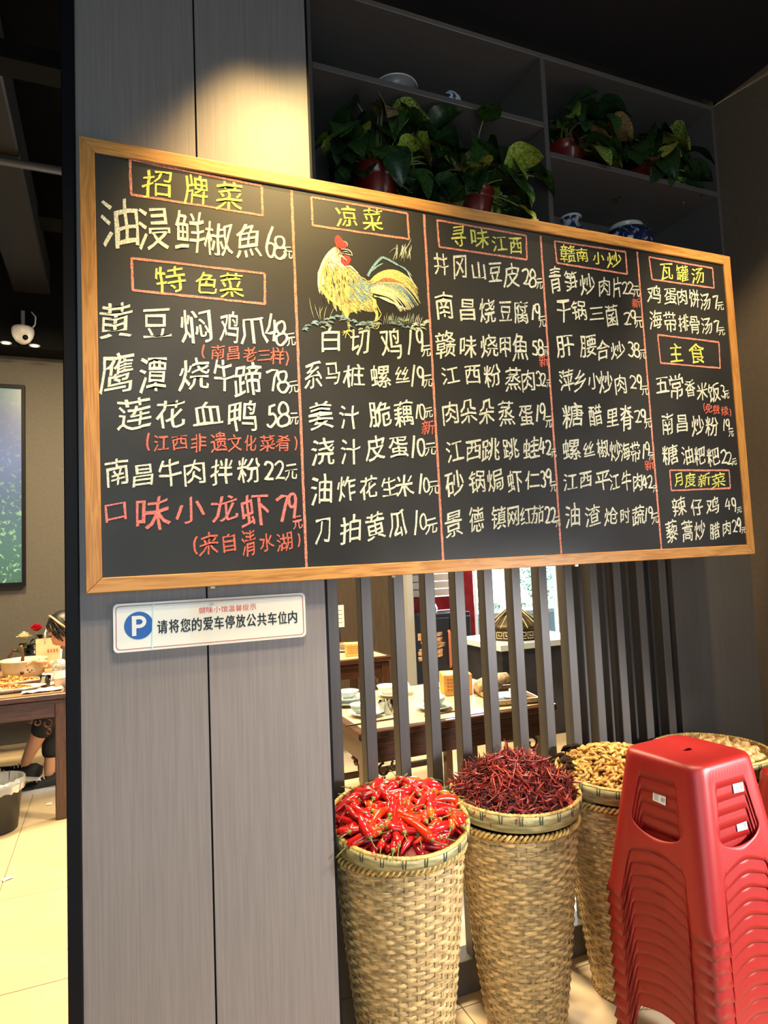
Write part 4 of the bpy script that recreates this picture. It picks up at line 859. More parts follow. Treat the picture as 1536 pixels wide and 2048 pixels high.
ORB = mat('tissue_box_orange', (.75,.40,.10), .6, scale=20, amt=.08); PRT = mat('print_brown', (.45,.17,.05), .7)
def tissue(loc, s, label):
    t = empty('tissue_box', loc, radians(-18), label, 'box'); boxo('carton', (-.06*s,-.055*s,0), (.06*s,.055*s,.085*s), ORB, t, bev=.003); boxo('tissue_slot', (-.035*s,-.012*s,.0852*s), (.035*s,.012*s,.0858*s), CER, t)
    mb = MB()
    for i in range(4):
        for j in range(7-(i%2)): mb.box((-.045*s+.013*s*j,-.0562*s,.02*s+.014*s*i),(-.036*s+.013*s*j,-.0553*s,.027*s+.014*s*i))
    mb.build('printed_marks', PRT, t); return t
tissue((1.585,1.02,ZT+.0005), 1.15, 'orange cardboard tissue box on the pale table behind the slats'); tissue((1.60,2.50,ZT+.0005), 1.0, 'orange tissue box on the far table by the brown wall')
# bamboo slip menu on a wire stand
bs = empty('menu_stand', (1.56,1.18,ZT), 0, 'bundle of pale bamboo menu slips on a wire stand over the table', 'menu'); mb = MB(); mb.tube([(0,0,0),(0,0,.12),(-.03,0,.15)], .002, 5); mb.lathe([(.03,0),(.03,.006),(.001,.008)], 16); mb.build('wire', mat('steel',(.5,.5,.5),.3,metal=1), bs)
rb = random.Random(4); BS = mat('bamboo_slip', (.55,.36,.20), .6, scale=40, amt=.5)
for k in range(6): mb = MB(); a = rb.uniform(-.2,.2); mb.box((-.075,-.004,.0),(.06,.0,.019), R=Matrix.Rotation(a,3,'Y')); mb.build('slip', BS, bs, loc=(-.01+rb.uniform(-.012,.012),-.008+.001*k,.15+.0215*k))
# lacquer tray with a rolled towel and small cups
tr = empty('serving_tray', (1.72,.80,ZT), radians(-12), 'black lacquer tray at the right end of the pale table', 'tray'); boxo('tray_floor', (-.10,-.16,.0005), (.10,.16,.008), mat('lacquer_black',(.015,.013,.012),.2), tr)
for lo,hi in (((-.10,-.16,.008),(-.092,.16,.026)),((.092,-.16,.008),(.10,.16,.026)),((-.0919,-.16,.008),(.0919,-.152,.026)),((-.0919,.152,.008),(.0919,.16,.026))): boxo('tray_wall', lo, hi, wood('tray_rim'+str(lo),(.55,.38,.18),(.3,.18,.08),1), tr)
TOW = mat('towel_beige', (.62,.45,.28), .9, scale=50, amt=.2, bump=.4); mb = MB(); mb.tube([(-.09,0,0),(-.085,0,0),(-.03,.004,.004),(.05,0,.003),(.095,0,0)], [.018,.028,.030,.031,.026], 12); mb.build('rolled_towel', TOW, None, loc=(1.71,.90,ZT+.055), rot=(0,radians(-6),radians(8)), label='rolled beige towel lying across the black tray', cat='towel')
cup_((1.745,.76,ZT+.009), .026, .035, 'small glass tea cup on the black tray', m=CER); plate_('saucer', (1.695,.715,ZT+.009), .038, CER, 'small white saucer at the front of the black tray', cat='saucer')
# things on the far table
plate_('plate', (1.61,2.74,ZT+.0005), .09, CER, 'white plate on the far table behind the slats'); bowl_('bowl', (1.61,2.74,ZT+.0085), .055, .05, mat('ceramic_brown',(.25,.16,.10),.3), 'brown bowl on the white plate on the far table')
ns = empty('number_sign', (1.60,2.78,ZT+.07), 0, 'small white card sign standing on the far table', 'sign'); boxo('card', (-.035,-.002,.10), (.035,.002,.26), mat('card_white',(.85,.85,.82),.6), ns); cyl('post', (0,0,-.01), (0,0,.0999), .003, TRIMB, ns)
for k in range(4): boxo('printed_line', (-.02,-.0028,.13+.03*k), (.02,-.0021,.136+.03*k), mat('grey_ink',(.3,.3,.32),.7), ns)
# chair / bench shapes under the near table
st_ = empty('wooden_bench', (1.45,1.75,0), 0, 'dark wooden bench seen under and behind the pale table', 'bench'); boxo('seat', (-.45,-.13,.40), (.45,.13,.43), RW_X, st_, bev=.004)
for sx in (-1,1):
    for sy in (-1,1): boxo('leg', (sx*.40-.02,sy*.10-.02,0), (sx*.40+.02,sy*.10+.02,.3995), RW_Z, st_)
boxo('stretcher', (-.38,-.012,.12), (.38,.012,.15), RW_X, st_)
# dark cabinet behind the far table
DKC = mat('cabinet_dark', (.016,.017,.026), .35)
cb = empty('dark_cabinet', (2.92,3.85,0), 0, 'dark cabinet standing beyond the grey post behind the slats', 'cabinet'); boxo('body', (-.16,-.15,.0), (.30,.15,.80), DKC, cb, bev=.004)
for sx in (-.155,.075): boxo('door', (sx+.003,-.165,.06), (sx+.218,-.1505,.76), DKC, cb, bev=.003)
mb = MB(); mb.tube([(.05,-.17,.30),(.05,-.185,.32),(.05,-.185,.62),(.05,-.17,.64)], .014, 6); mb.build('handle', mat('handle_copper',(.42,.13,.07),.4), cb)
jar('kettle', (2.86,3.80,.80), [(.05,0),(.055,.01),(.06,.05),(.045,.085),(.02,.095),(.01,.11),(.004,.115)], mat('steel_blue',(.45,.50,.52),.2,metal=.8), 'steel kettle on top of the dark cabinet behind the slats', [(.02,.095),(.024,.098),(.02,.101)], 'kettle')
boxo('dark_doorway', (2.73,4.15,0), (2.97,4.199,3.9), mat('void_dark',(.01,.009,.012),.6), kind='structure')
# cooking station with the bronze key-pattern lid
stn = empty('cooking_station', (2.95,2.55,0), 0, 'dark cooking counter with a white top behind the slats', 'counter'); boxo('body', (-.32,-.30,0), (.42,.30,.64), mat('counter_navy',(.02,.022,.035),.35,scale=4,amt=.3), stn, bev=.004); boxo('worktop', (-.34,-.32,.6405), (.44,.32,.685), mat('worktop_pale',(.55,.62,.70),.3), stn, bev=.004)
BRZ = mat('bronze_dark', (.09,.065,.035), .45, metal=.5, scale=12, amt=.4); BRZL = mat('bronze_light', (.55,.48,.30), .5, scale=30, amt=.2)
lid = empty('clay_cooker', (2.93,2.52,.6855), 0, 'bronze coloured domed cooker with a Greek key band on the white counter', 'cooker')
mb = MB(); mb.lathe([(.17,0),(.205,.005),(.21,.03),(.21,.07),(.20,.085),(.22,.09),(.19,.115),(.13,.165),(.06,.215),(.02,.24),(.018,.255),(.028,.27),(.01,.285),(.001,.287)], 40); mb.build('dome', BRZ, lid)
for k in range(26):      # roof ribs
    a = 2*pi*k/26; mb = MB(); mb.tube([(.215*cos(a),.215*sin(a),.094),(.185*cos(a),.185*sin(a),.121),(.125*cos(a),.125*sin(a),.171),(.055*cos(a),.055*sin(a),.221)], .005, 4); mb.build('rib', BRZL if k%2 else BRZ, lid)
mb = MB(); nk = 22
for k in range(nk):
    a0 = 2*pi*k/nk; w_ = 2*pi/nk
    for (u0,v0,u1,v1) in ((0,.016,.86,.022),(0,.016,.1,.066),(0,.060,.86,.066),(.76,.034,.86,.066),(.3,.034,.86,.040),(.3,.034,.4,.052)):
        n2 = 3; vs = []
        for i in range(n2+1):
            a = a0+w_*(u0+(u1-u0)*i/n2)
            for z in (v0,v1): vs.append((.2125*cos(a), .2125*sin(a), z))
        mb.add(vs, [(2*i,2*i+2,2*i+3,2*i+1) for i in range(n2)])
mb.build('key_band', BRZL, lid)
for k in range(7): plate_('plate', (3.32,2.42,.545+.011*k), .075, CER, 'white plate, %s of the pile right of the cooker' % ('lowest','second lowest','third lowest','middle','third highest','second highest','highest')[k], group='white plates piled beside the cooker', h=.014)
pd = empty('plate_cabinet', (3.36,2.44,0), 0, 'low cabinet with a dark top and red front beside the cooking counter', 'cabinet'); boxo('body', (-.0,-.18,.0), (.30,.2,.40), mat('red_purple',(.11,.03,.045),.5), pd); boxo('dark_top', (-.015,-.19,.4005), (.31,.21,.545), DKC, pd); boxo('red_cloth', (-.004,-.1825,.22), (.304,-.1805,.399), mat('cloth_red',(.55,.02,.03),.7), pd)
pd.location.x = 3.31-.05
rp = empty('red_door_leaf', (2.42,1.15,0), 0, 'narrow dark red door leaf edge behind the last open slats', 'door'); boxo('leaf', (-.0,0,.02), (.55,.045,2.6), mat('door_maroon',(.04,.016,.014),.4), rp, bev=.003); boxo('red_plaque', (.03,-.012,1.08), (.075,-.0005,2.3), mat('plaque_red',(.35,.04,.03),.5), rp); boxo('plaque_tassel', (.033,-.011,.93), (.072,-.001,1.0795), mat('tassel_tan',(.35,.22,.14),.7), rp)
# greenery and parked surroundings outside the window
LG = [mat('shrub_leaf', (.10,.22,.06), .5), mat('shrub_leaf_light', (.28,.42,.16), .5)]
def shrub(name, loc, R, n, label, cat='shrub', seed=1):
    r_ = random.Random(seed); root = empty(name, loc, 0, label, cat); mb = MB()
    for _ in range(n):
        d = Vector((r_.gauss(0,1), r_.gauss(0,1), r_.gauss(0,1))).normalized()*(r_.random()**.4); p = Vector((d.x*R[0], d.y*R[1], R[2]+d.z*R[2])); a = Vector((r_.uniform(-1,1),r_.uniform(-1,1),r_.uniform(-1,1))).normalized(); b = a.orthogonal().normalized(); s_ = r_.uniform(.03,.06); mb.cur = r_.randrange(2)
        mb.add([p, p+a*s_*.5+b*s_*.3, p+a*s_, p+a*s_*.5-b*s_*.3], [(0,1,2,3)])
    mb.build('foliage', LG, root, kind='stuff'); mb = MB()
    for k in range(5): mb.tube([(0,0,0),(r_.uniform(-.2,.2),r_.uniform(-.2,.2),R[2]*.8),(r_.uniform(-.5,.5)*R[0],r_.uniform(-.5,.5)*R[1],R[2]*1.4)], [.03,.02,.008], 6)
    mb.build('stem', mat('bark',(.10,.07,.05),.8), root)
shrub('street_tree', (7.2,7.2,-.02), (1.3,1.0,1.7), 9000, 'leafy green tree outside the bright window, behind the slats', 'tree', 1); shrub('shrub', (5.4,6.4,-.02), (.6,.5,.5), 2500, 'low green shrub outside the window', 'shrub', 2)
pv = empty('outdoor_planter', (4.9,5.6,-.02), 0, 'pale blue planter box outside the window', 'planter'); boxo('box', (-.7,-.15,0), (1.2,.25,.55), mat('planter_blue',(.45,.55,.62),.6), pv, bev=.01); boxo('coping', (-.72,-.17,.5505), (1.22,.27,.60), WHT, pv)
# ---------------- left of the pillar ----------------
PV = bpy.data.materials.new('lightbox_landscape'); PV.use_nodes = True; nt = PV.node_tree; b_ = nt.nodes['Principled BSDF']; L_ = nt.links.new
tc = nt.nodes.new('ShaderNodeTexCoord'); n1 = nt.nodes.new('ShaderNodeTexNoise'); n1.inputs['Scale'].default_value = 26; n1.inputs['Detail'].default_value = 7; n1.inputs['Distortion'].default_value = .6
n2 = nt.nodes.new('ShaderNodeTexNoise'); n2.inputs['Scale'].default_value = 3.2; sx = nt.nodes.new('ShaderNodeSeparateXYZ')
cr = nt.nodes.new('ShaderNodeValToRGB'); cr.color_ramp.elements[0].position = .0; cr.color_ramp.elements[0].color = (.03,.10,.05,1); cr.color_ramp.elements[1].position = 1; cr.color_ramp.elements[1].color = (.05,.11,.10,1)
for p_,c_ in ((.18,(.05,.13,.09,1)),(.42,(.07,.12,.16,1)),(.62,(.11,.15,.27,1)),(.85,(.06,.09,.16,1))): e_ = cr.color_ramp.elements.new(p_); e_.color = c_
mr = nt.nodes.new('ShaderNodeMapRange'); mr.inputs['From Min'].default_value = 1.27; mr.inputs['From Max'].default_value = 2.85
L_(tc.outputs['Object'], sx.inputs[0]); L_(sx.outputs['Z'], mr.inputs[0]); L_(mr.outputs[0], cr.inputs[0]); L_(tc.outputs['Object'], n1.inputs['Vector']); L_(tc.outputs['Object'], n2.inputs['Vector'])
lf = nt.nodes.new('ShaderNodeValToRGB'); lf.color_ramp.elements[0].position = .55; lf.color_ramp.elements[0].color = (0,0,0,1); lf.color_ramp.elements[1].position = .64; lf.color_ramp.elements[1].color = (1,1,1,1); L_(n1.outputs['Fac'], lf.inputs[0])
ml = nt.nodes.new('ShaderNodeMath'); ml.operation = 'MULTIPLY'; mk = nt.nodes.new('ShaderNodeMapRange'); mk.inputs['From Min'].default_value = .75; mk.inputs['From Max'].default_value = .1; L_(mr.outputs[0], mk.inputs[0])
ad = nt.nodes.new('ShaderNodeMath'); ad.operation = 'ADD'; ad.inputs[1].default_value = .08; L_(mk.outputs[0], ad.inputs[0]); L_(lf.outputs[0], ml.inputs[0]); L_(ad.outputs[0], ml.inputs[1])
mx = nt.nodes.new('ShaderNodeMixRGB'); mx.inputs[2].default_value = (.30,.50,.22,1); L_(ml.outputs[0], mx.inputs[0]); L_(cr.outputs[0], mx.inputs[1])
L_(mx.outputs[0], b_.inputs['Emission Color']); b_.inputs['Emission Strength'].default_value = 1.5; b_.inputs['Base Color'].default_value = (.02,.02,.02,1); b_.inputs['Roughness'].default_value = .3
pic = empty('landscape_lightbox', (-1.4,4.16,0), 0, 'tall backlit picture of green trees on the far left wall', 'picture')
boxo('print', (-.9,-.002,1.27), (.805,.002,2.84), PV, pic)
for lo,hi in (((-.93,-.02,2.84),(.83,.035,2.87)),((-.93,-.02,1.24),(.83,.035,1.27)),((.805,-.02,1.2705),(.83,.035,2.8395)),((-.93,-.02,1.2705),(-.9,.035,2.8395))): boxo('frame_rail', lo, hi, TRIMB, pic)
boxo('trim_3', (-.115,4.12,0), (-.09,4.199,3.1), mat('trim_light',(.35,.33,.28),.5), kind='structure')
# security camera
sc_ = empty('security_camera', (-.555,3.9,3.20), 0, 'white dome security camera under the dark bulkhead', 'camera'); WP = mat('camera_white',(.62,.60,.60),.35)
mb = MB(); mb.lathe([(.075,.065),(.08,.05),(.08,.02),(.072,-.01),(.05,-.045),(.02,-.065),(.001,-.068)], 28); mb.lathe([(.07,.064),(.07,.068),(.001,.068)], 24, closed=True); mb.build('housing', WP, sc_)
mb = MB(); mb.tube([(.02,-.045,-.025),(.028,-.076,-.034)], [.022,.018], 14); mb.build('lens', TRIMB, sc_); mb = MB(); mb.tube([(.06,0,.06),(.085,0,.10),(.09,0,.16),(.06,0,.20)], .006, 5); mb.build('cable', WP, sc_)
mb = MB(); mb.lathe([(.015,.2),(.015,.07),(.04,.068)], 12); mb.build('mount', WP, sc_)
for k,(x,y,z) in enumerate(((-.665,3.85,3.115),(-.47,3.85,3.11))):
    d = empty('downlight', (x,y,z), 0, ('small glowing round downlight left of the security camera','thin pale downlight right of the security camera')[k], 'lamp'); mb = MB(); mb.lathe([(.03,0),(.04,0),(.04,.005),(.03,.005),(.03,0)], 20, closed=True); mb.build('ring', WP, d); mb = MB(); mb.lathe([(.0005,.001),(.0295,.001)], 20, closed=True); mb.build('diffuser', mat('lamp_glow',(1,.9,.6),.5,emit=(1,.88,.55),estr=(6)), d)
# dishes on the left table
CRM = mat('casserole_cream', (.72,.62,.42), .3, scale=12, amt=.06); FOOD = mat('food_orange', (.62,.20,.03), .5, scale=50, col2=(.25,.07,.01), bump=.6); FOODG = mat('food_yellow', (.70,.45,.10), .5, scale=60, col2=(.45,.15,.03), bump=.6)
cs = empty('casserole_pot', (-.46,3.02,ZT), 0, 'cream casserole pot with brown dots and a ladle on the left table', 'pot'); mb = MB(); mb.lathe([(.09,0),(.105,.006),(.125,.05),(.132,.10),(.138,.104),(.138,.112),(.122,.112),(.118,.02),(.001,.015)], 36); mb.build('body', CRM, cs)
mb = MB(); mb.lathe([(.118,.08),(.06,.085),(.001,.088)], 24, closed=True); mb.build('soup', FOODG, cs)
for k,(u,z,r) in enumerate(((-.012,.040,.012),(.018,.056,.006),(.028,.042,.005),(.04,.050,.005))):
    a = -pi/2+u/.12*1.0+.12; mb = MB(); R_ = .1222+.0008; mb.tube([((R_)*cos(a),(R_)*sin(a),z),((R_+.003)*cos(a),(R_+.003)*sin(a),z)], r, 12); mb.build('brown_dot', mat('dot_brown',(.10,.03,.01),.4), cs)
mb = MB(); mb.tube([(-.01,.0,.09),(-.005,.0,.14),(-.015,-.005,.185),(-.02,-.005,.20)], [.012,.008,.012,.014], 8); mb.build('ladle', mat('ladle_brown',(.10,.045,.02),.5), cs)
def food_plate(loc, rx, ry, label, seed):
    r_ = random.Random(seed); p = empty('oval_dish', loc, 0, label, 'dish'); mb = MB(); mb.lathe([(.55,0),(.6,.004),(.85,.016),(1,.024),(.98,.026),(.8,.014),(.5,.008),(.001,.008)], 36); mb.v = [(x*rx,y*ry,z) for x,y,z in mb.v]; mb.build('dish', CER, p)
    mb = MB(); mb.cur = 0
    for _ in range(170):
        a = r_.uniform(0,2*pi); q = sqrt(r_.random())*.72; c = Vector((q*cos(a)*rx, q*sin(a)*ry, .016+.03*(1-q/.75)+r_.uniform(-.004,.004))); s_ = r_.uniform(.008,.014); mb.cur = r_.randrange(2)
        d = Vector((r_.uniform(-1,1),r_.uniform(-1,1),r_.uniform(-.4,.4))).normalized()*s_; mb.tube([c-d, c, c+d], [s_*.35,s_*.5,s_*.3], 5)
    mb.build('food', [FOOD,FOODG], p, kind='stuff')
food_plate((-.50,2.72,ZT+.0005), .20, .085, 'oval dish of orange stir fry on the left table, farther one', 1); food_plate((-.50,2.45,ZT+.0005), .215, .085, 'oval dish of orange stir fry on the left table, nearer one', 2)
jar('round_teapot', (-.71,3.05,ZT), [(.05,0),(.06,.004),(.10,.06),(.105,.10),(.085,.145),(.05,.17),(.045,.172),(.02,.185),(.012,.20),(.001,.205)], CRM, 'round cream lidded jar cut by the left picture edge', [(.05,.168),(.055,.172),(.05,.176)], 'jar')
# plastic drink cup with straw, glass, small cups, napkins
dc = empty('drink_cup', (-.215,2.43,ZT+.0005), 0, 'clear plastic drink cup with a domed lid and white straw', 'cup'); PLC = mat('plastic_clear', (.85,.85,.82), .15, trans=.75); mb = MB(); mb.lathe([(.028,0),(.030,.002),(.041,.115),(.043,.118),(.043,.122),(.036,.145),(.02,.158),(.008,.16)], 26, closed=True); mb.build('wall', PLC, dc)
mb = MB(); mb.lathe([(.0005,.003),(.028,.003),(.0335,.05),(.0005,.05)], 22, closed=True); mb.build('drink', mat('drink_orange',(.75,.30,.10),.3), dc); mb = MB(); mb.lathe([(.0345,.055),(.039,.10)], 26, closed=True); mb.v = [(x*1.02,y*1.02,z) for x,y,z in mb.v]; mb.build('printed_label', mat('label_white',(.82,.80,.84),.5), dc); mb = MB(); mb.tube([(.0,.0,.02),(.004,0,.16),(.008,0,.215)], .005, 8); mb.build('straw', CER, dc)
cup_((-.295,2.50,ZT+.0005), .030, .065, 'small ribbed glass tumbler left of the drink cup', tea=mat('tea',(.75,.65,.35),.2)); cup_((-.30,2.72,ZT+.0005), .033, .05, 'small white tea cup behind the glass tumbler', m=CER); cup_((-.22,2.75,ZT+.0005), .034, .06, 'small yellow glazed cup beside the drink cup', m=mat('glaze_yellow',(.70,.60,.30),.25))
NAP = mat('napkin_cream', (.80,.76,.62), .9); 
for k,(x,y,sx_,lb) in enumerate(((-.30,2.36,.10,'cream paper napkin lying at the front table edge'),(-.26,2.58,.06,'crumpled cream paper napkin among the cups'))):
    mb = MB(); n = 7; r_ = random.Random(k); vs = [(sx_*(i/n-.5)*2*(1+r_.uniform(-.05,.05)), .05*(j/n-.5)*2, .002+abs(r_.gauss(0,.0045))) for i in range(n+1) for j in range(n+1)]; mb.add(vs, [(i*(n+1)+j,(i+1)*(n+1)+j,(i+1)*(n+1)+j+1,i*(n+1)+j+1) for i in range(n) for j in range(n)], True); o = mb.build('paper_napkin', NAP, None, loc=(x,y,ZT+.001), label=lb, cat='napkin')
# console with roses and the paper bag
co = empty('console_table', (-.48,3.82,0), 0, 'dark low console behind the left table, under the roses', 'table'); boxo('top', (-.9,-.16,.60), (.42,.20,.64), RW_X, co, bev=.004)
for x in (-.85,.37):
    for y in (-.13,.17): boxo('leg', (x-.025,y-.025,0), (x+.025,y+.025,.5995), RW_Z, co)
vz = empty('black_vase', (-.47,3.80,.64), 0, 'black vase holding a red and a cream rose', 'vase'); mb = MB(); mb.lathe([(.05,0),(.06,.005),(.085,.06),(.08,.11),(.055,.135),(.06,.165),(.055,.166),(.045,.135),(.001,.13)], 30); mb.build('body', mat('vase_black',(.012,.012,.014),.2), vz); mb = MB(); mb.tube([(-.07,0,.12),(-.15,0,.135),(-.17,0,.09),(-.165,0,.0)], .012, 6); mb.build('handle', mat('handle_brown',(.12,.04,.02),.4), vz)
def rose(loc, R, m, label, seed):
    r_ = random.Random(seed); f = empty('rose', loc, 0, label, 'flower')
    for L in range(4):
        for k in range(3+L):
            a = 2*pi*k/(3+L)+L*.7; rr_ = R*(.25+.25*L); mb = MB(); vs = []
            for i in range(5):
                for j in range(5):
                    u = (j/4-.5)*1.5; v = i/4; q = rr_*(.35+.65*sin(v*1.5))*(1+.12*(v>.9)); vs.append((q*cos(a+u), q*sin(a+u), R*(-.3+1.1*v-.22*L*v*v)+r_.uniform(-.0008,.0008)))
            mb.add(vs, [(i*5+j,i*5+j+1,(i+1)*5+j+1,(i+1)*5+j) for i in range(4) for j in range(4)], True); mb.build('petal', m, f)
    mb = MB(); mb.tube([(0,0,-R*.2),(0,.005,-.08),(.01,.0,-.15)], .003, 5); mb.build('stem', STEM, f)
    for k in range(3): o = put('leaf', LEAVES[k], f); o.matrix_local = Matrix.Translation((0,0,-.05-.02*k)) @ Matrix.Rotation(k*2.1+seed,4,'Z') @ Matrix.Rotation(.3,4,'Y') @ Matrix.Scale(.07,4)
rose((-.455,3.74,.925), .052, mat('rose_red',(.45,.006,.02),.5), 'red rose in the black vase behind the left table', 1); rose((-.535,3.74,.870), .050, mat('rose_cream',(.80,.74,.48),.5), 'cream rose in the black vase behind the left table', 2)
bg = empty('paper_bag', (-.36,3.42,ZT-.04), 0, 'kraft paper bag with white rope handles behind the left table', 'bag'); KR = mat('kraft_paper', (.62,.46,.26), .7, scale=14, amt=.08)
mb = MB(); mb.add([(-.075,-.04,0),(.075,-.04,0),(.075,.04,0),(-.075,.04,0),(-.078,-.03,.20),(.078,-.03,.20),(.078,.03,.20),(-.078,.03,.20)], [(0,1,5,4),(1,2,6,5),(2,3,7,6),(3,0,4,7),(0,3,2,1)]); o = mb.build('sack', KR, bg); o.modifiers.new('t','SOLIDIFY').thickness = .0015
for y in (-.032,.032): mb = MB(); mb.tube([(-.02,y,.17),(-.022,y,.24),(-.005,y,.285),(.014,y,.285),(.03,y,.24),(.028,y,.17)], .0035, 6); mb.build('handle', CER, bg)
mb = MB()
for k in range(4): mb.box((-.005+.018*k,-.0405,.115),(.006+.018*k,-.0385,.13))
mb.build('printed_marks', PRT, bg)
boxo('bag_stand', (-.50,3.345,0), (-.24,3.50,ZT-.0405), RW_Z, label='dark wooden stool seat under the kraft paper bag', cat='stool') if False else None
bg.location = (-.345,3.36,ZT+.0005)
# waste bin with a plastic liner
wb_ = empty('waste_bin', (-.520,2.27,0), 0, 'black round waste bin with a clear plastic liner on the floor', 'bin'); BINM = mat('bin_black', (.018,.019,.024), .4); mb = MB(); mb.lathe([(.105,0),(.11,.004),(.135,.25),(.139,.252),(.139,.258),(.13,.258),(.105,.01),(.001,.01)], 40); mb.build('body', BINM, wb_)
LN = mat('liner_film', (.75,.78,.78), .18, trans=.6); r_ = random.Random(9); mb = MB(); n = 72; vs = []
for i,(r,z) in enumerate(((.118,.15),(.128,.262),(.1445,.262),(.145,.235),(.1435,.205))):
    for j in range(n): a = 2*pi*j/n; vs.append(((r+r_.uniform(-.0015,.0025)*(i>0))*cos(a), (r+r_.uniform(-.0015,.0025)*(i>0))*sin(a), z+r_.uniform(-.006,.006)*(i in (1,4)))) 
mb.add(vs, [(i*n+j,i*n+(j+1)%n,(i+1)*n+(j+1)%n,(i+1)*n+j) for i in range(4) for j in range(n)], True); mb.build('liner', LN, wb_)
mb = MB()
for k in range(16): a = r_.uniform(0,6.28); q = r_.uniform(0,.08); c = Vector((q*cos(a),q*sin(a),.17+r_.uniform(0,.03))); mb.box(tuple(c-Vector((.02,.014,.008))), tuple(c+Vector((.02,.014,.008))), R=None, bev=.003)
mb.build('crumpled_waste', NAP, wb_, kind='stuff')
for k,(x,y,lb) in enumerate(((-.375,1.61,'small scrap of white paper on the floor tile left of the pillar'),(-.285,2.56,'white paper scrap on the floor beside the table leg'))):
    mb = MB(); vs = [(.022*(i/3-.5)*2,.014*(j/3-.5)*2,.001+.004*abs(sin(i*2.1+j*1.7+k))) for i in range(4) for j in range(4)]; mb.add(vs, [(i*4+j,(i+1)*4+j,(i+1)*4+j+1,i*4+j+1) for i in range(3) for j in range(3)], True); mb.build('paper_scrap', CER, None, loc=(x,y,.0), rot=(0,0,.5+k), label=lb, cat='paper')
# ---------------- seated diner ----------------
SKIN = mat('skin', (.62,.33,.20), .5, sub=.15); HAIR = mat('hair_black', (.012,.009,.008), .45, scale=60, amt=.4, stretch=(3,3,.4)); TSH = mat('shirt_black', (.012,.012,.014), .85); TRO = mat('trousers_black', (.010,.011,.016), .8)
pr_ = empty('person', (.12,2.88,0), 0, 'seated person in black clothes leaning over the left table, crossed ankles in sneakers', 'person')
def skin(name, nodes, edges, m, parent, sub=2):
    me = bpy.data.meshes.new(name); me.from_pydata([n[0] for n in nodes], edges, []); me.materials.append(m); o = put(name, me, parent)
    md = o.modifiers.new('skin','SKIN'); md.use_smooth_shade = True; sv = me.skin_vertices[0].data
    for i,n in enumerate(nodes):
        r = n[1]; sv[i].radius = r if isinstance(r, tuple) else (r, r); sv[i].use_root = (i == 0)
    s = o.modifiers.new('sub','SUBSURF'); s.levels = s.render_levels = sub; return o
def W(x,y,z): return (x-.12, y-2.88, z)
nodes = [(W(.16,2.90,.50),(.13,.10)),(W(.12,2.89,.62),(.12,.10)),(W(.05,2.88,.76),(.13,.11)),(W(-.03,2.87,.86),(.09,.08)),(W(-.10,2.86,.905),(.045,.045)),(W(-.155,2.85,.94),(.06,.05)),
 (W(-.02,2.74,.85),.052),(W(-.10,2.66,.745),.042),(W(-.18,2.70,.725),.036),(W(-.27,2.73,.775),.026),(W(-.30,2.735,.795),.022),
 (W(-.01,3.02,.85),.052),(W(-.08,3.08,.74),.042),(W(-.20,3.03,.73),.03),(W(-.27,3.0,.74),.022),
 (W(.13,2.82,.48),.085),(W(-.14,2.80,.50),.072),(W(-.30,2.78,.49),.060),(W(-.36,2.79,.35),.050),(W(-.42,2.80,.22),.034),(W(-.44,2.80,.16),.030),
 (W(.13,2.98,.48),.085),(W(-.12,2.93,.47),.070),(W(-.27,2.90,.455),.060),(W(-.29,2.88,.27),.048),(W(-.305,2.86,.12),.033),(W(-.31,2.85,.07),.030)]
edges = [(0,1),(1,2),(2,3),(3,4),(4,5),(3,6),(6,7),(7,8),(8,9),(9,10),(3,11),(11,12),(12,13),(13,14),(0,15),(15,16),(16,17),(17,18),(18,19),(19,20),(0,21),(21,22),(22,23),(23,24),(24,25),(25,26)]
skin('body', nodes, edges, SKIN, pr_)
hd = MB()
hd.lathe([(.001,-.115),(.028,-.108),(.048,-.085),(.060,-.05),(.070,-.01),(.076,.03),(.072,.07),(.052,.10),(.025,.115),(.001,.118)], 28)
hv = []
for x,y,z in hd.v:    # front of the face is -x
    x2 = x*1.18-(.012 if z < .02 and x < 0 else 0); 
    if x < -.03 and abs(y) < .016 and -.045 < z < .005: x2 -= .020*(1-abs(y)/.016)*(1-abs(z+.025)/.03 if z > -.05 else 0)
    if x < -.04 and .005 < z < .03: x2 += .006
    hv.append((x2, y, z))
hd.v = hv
HM = Matrix.Translation(W(-.205,2.84,.965)) @ Matrix.Rotation(radians(-38),4,'Y') @ Matrix.Rotation(radians(12),4,'Z')
o = hd.build('head', SKIN, pr_); o.matrix_local = HM
for (nm,pts,rad,m) in (('nose',[(-.084,0,.008),(-.096,0,-.018),(-.088,0,-.032)],[.006,.011,.008],SKIN),('mouth',[(-.076,-.022,-.062),(-.084,0,-.060),(-.076,.022,-.062)],[.002,.006,.002],mat('lips',(.42,.12,.10),.5)),('ear',[(0,-.078,.01),(.004,-.084,.0),(0,-.079,-.025)],[.008,.014,.007],SKIN),('ear',[(0,.078,.01),(.004,.084,.0),(0,.079,-.025)],[.008,.014,.007],SKIN),('eye',[(-.078,-.03,.012),(-.082,-.03,.012)],[.009,.007],mat('eye_dark',(.03,.02,.02),.2)),('eye',[(-.078,.03,.012),(-.082,.03,.012)],[.009,.007],mat('eye_dark',(.03,.02,.02),.2)),('eyebrow',[(-.085,-.045,.03),(-.089,-.03,.034),(-.089,-.014,.03)],[.002,.004,.002],HAIR),('eyebrow',[(-.085,.045,.03),(-.089,.03,.034),(-.089,.014,.03)],[.002,.004,.002],HAIR)):
    mb = MB(); mb.tube(pts, rad, 8); q = mb.build(nm, m, pr_); q.matrix_local = HM
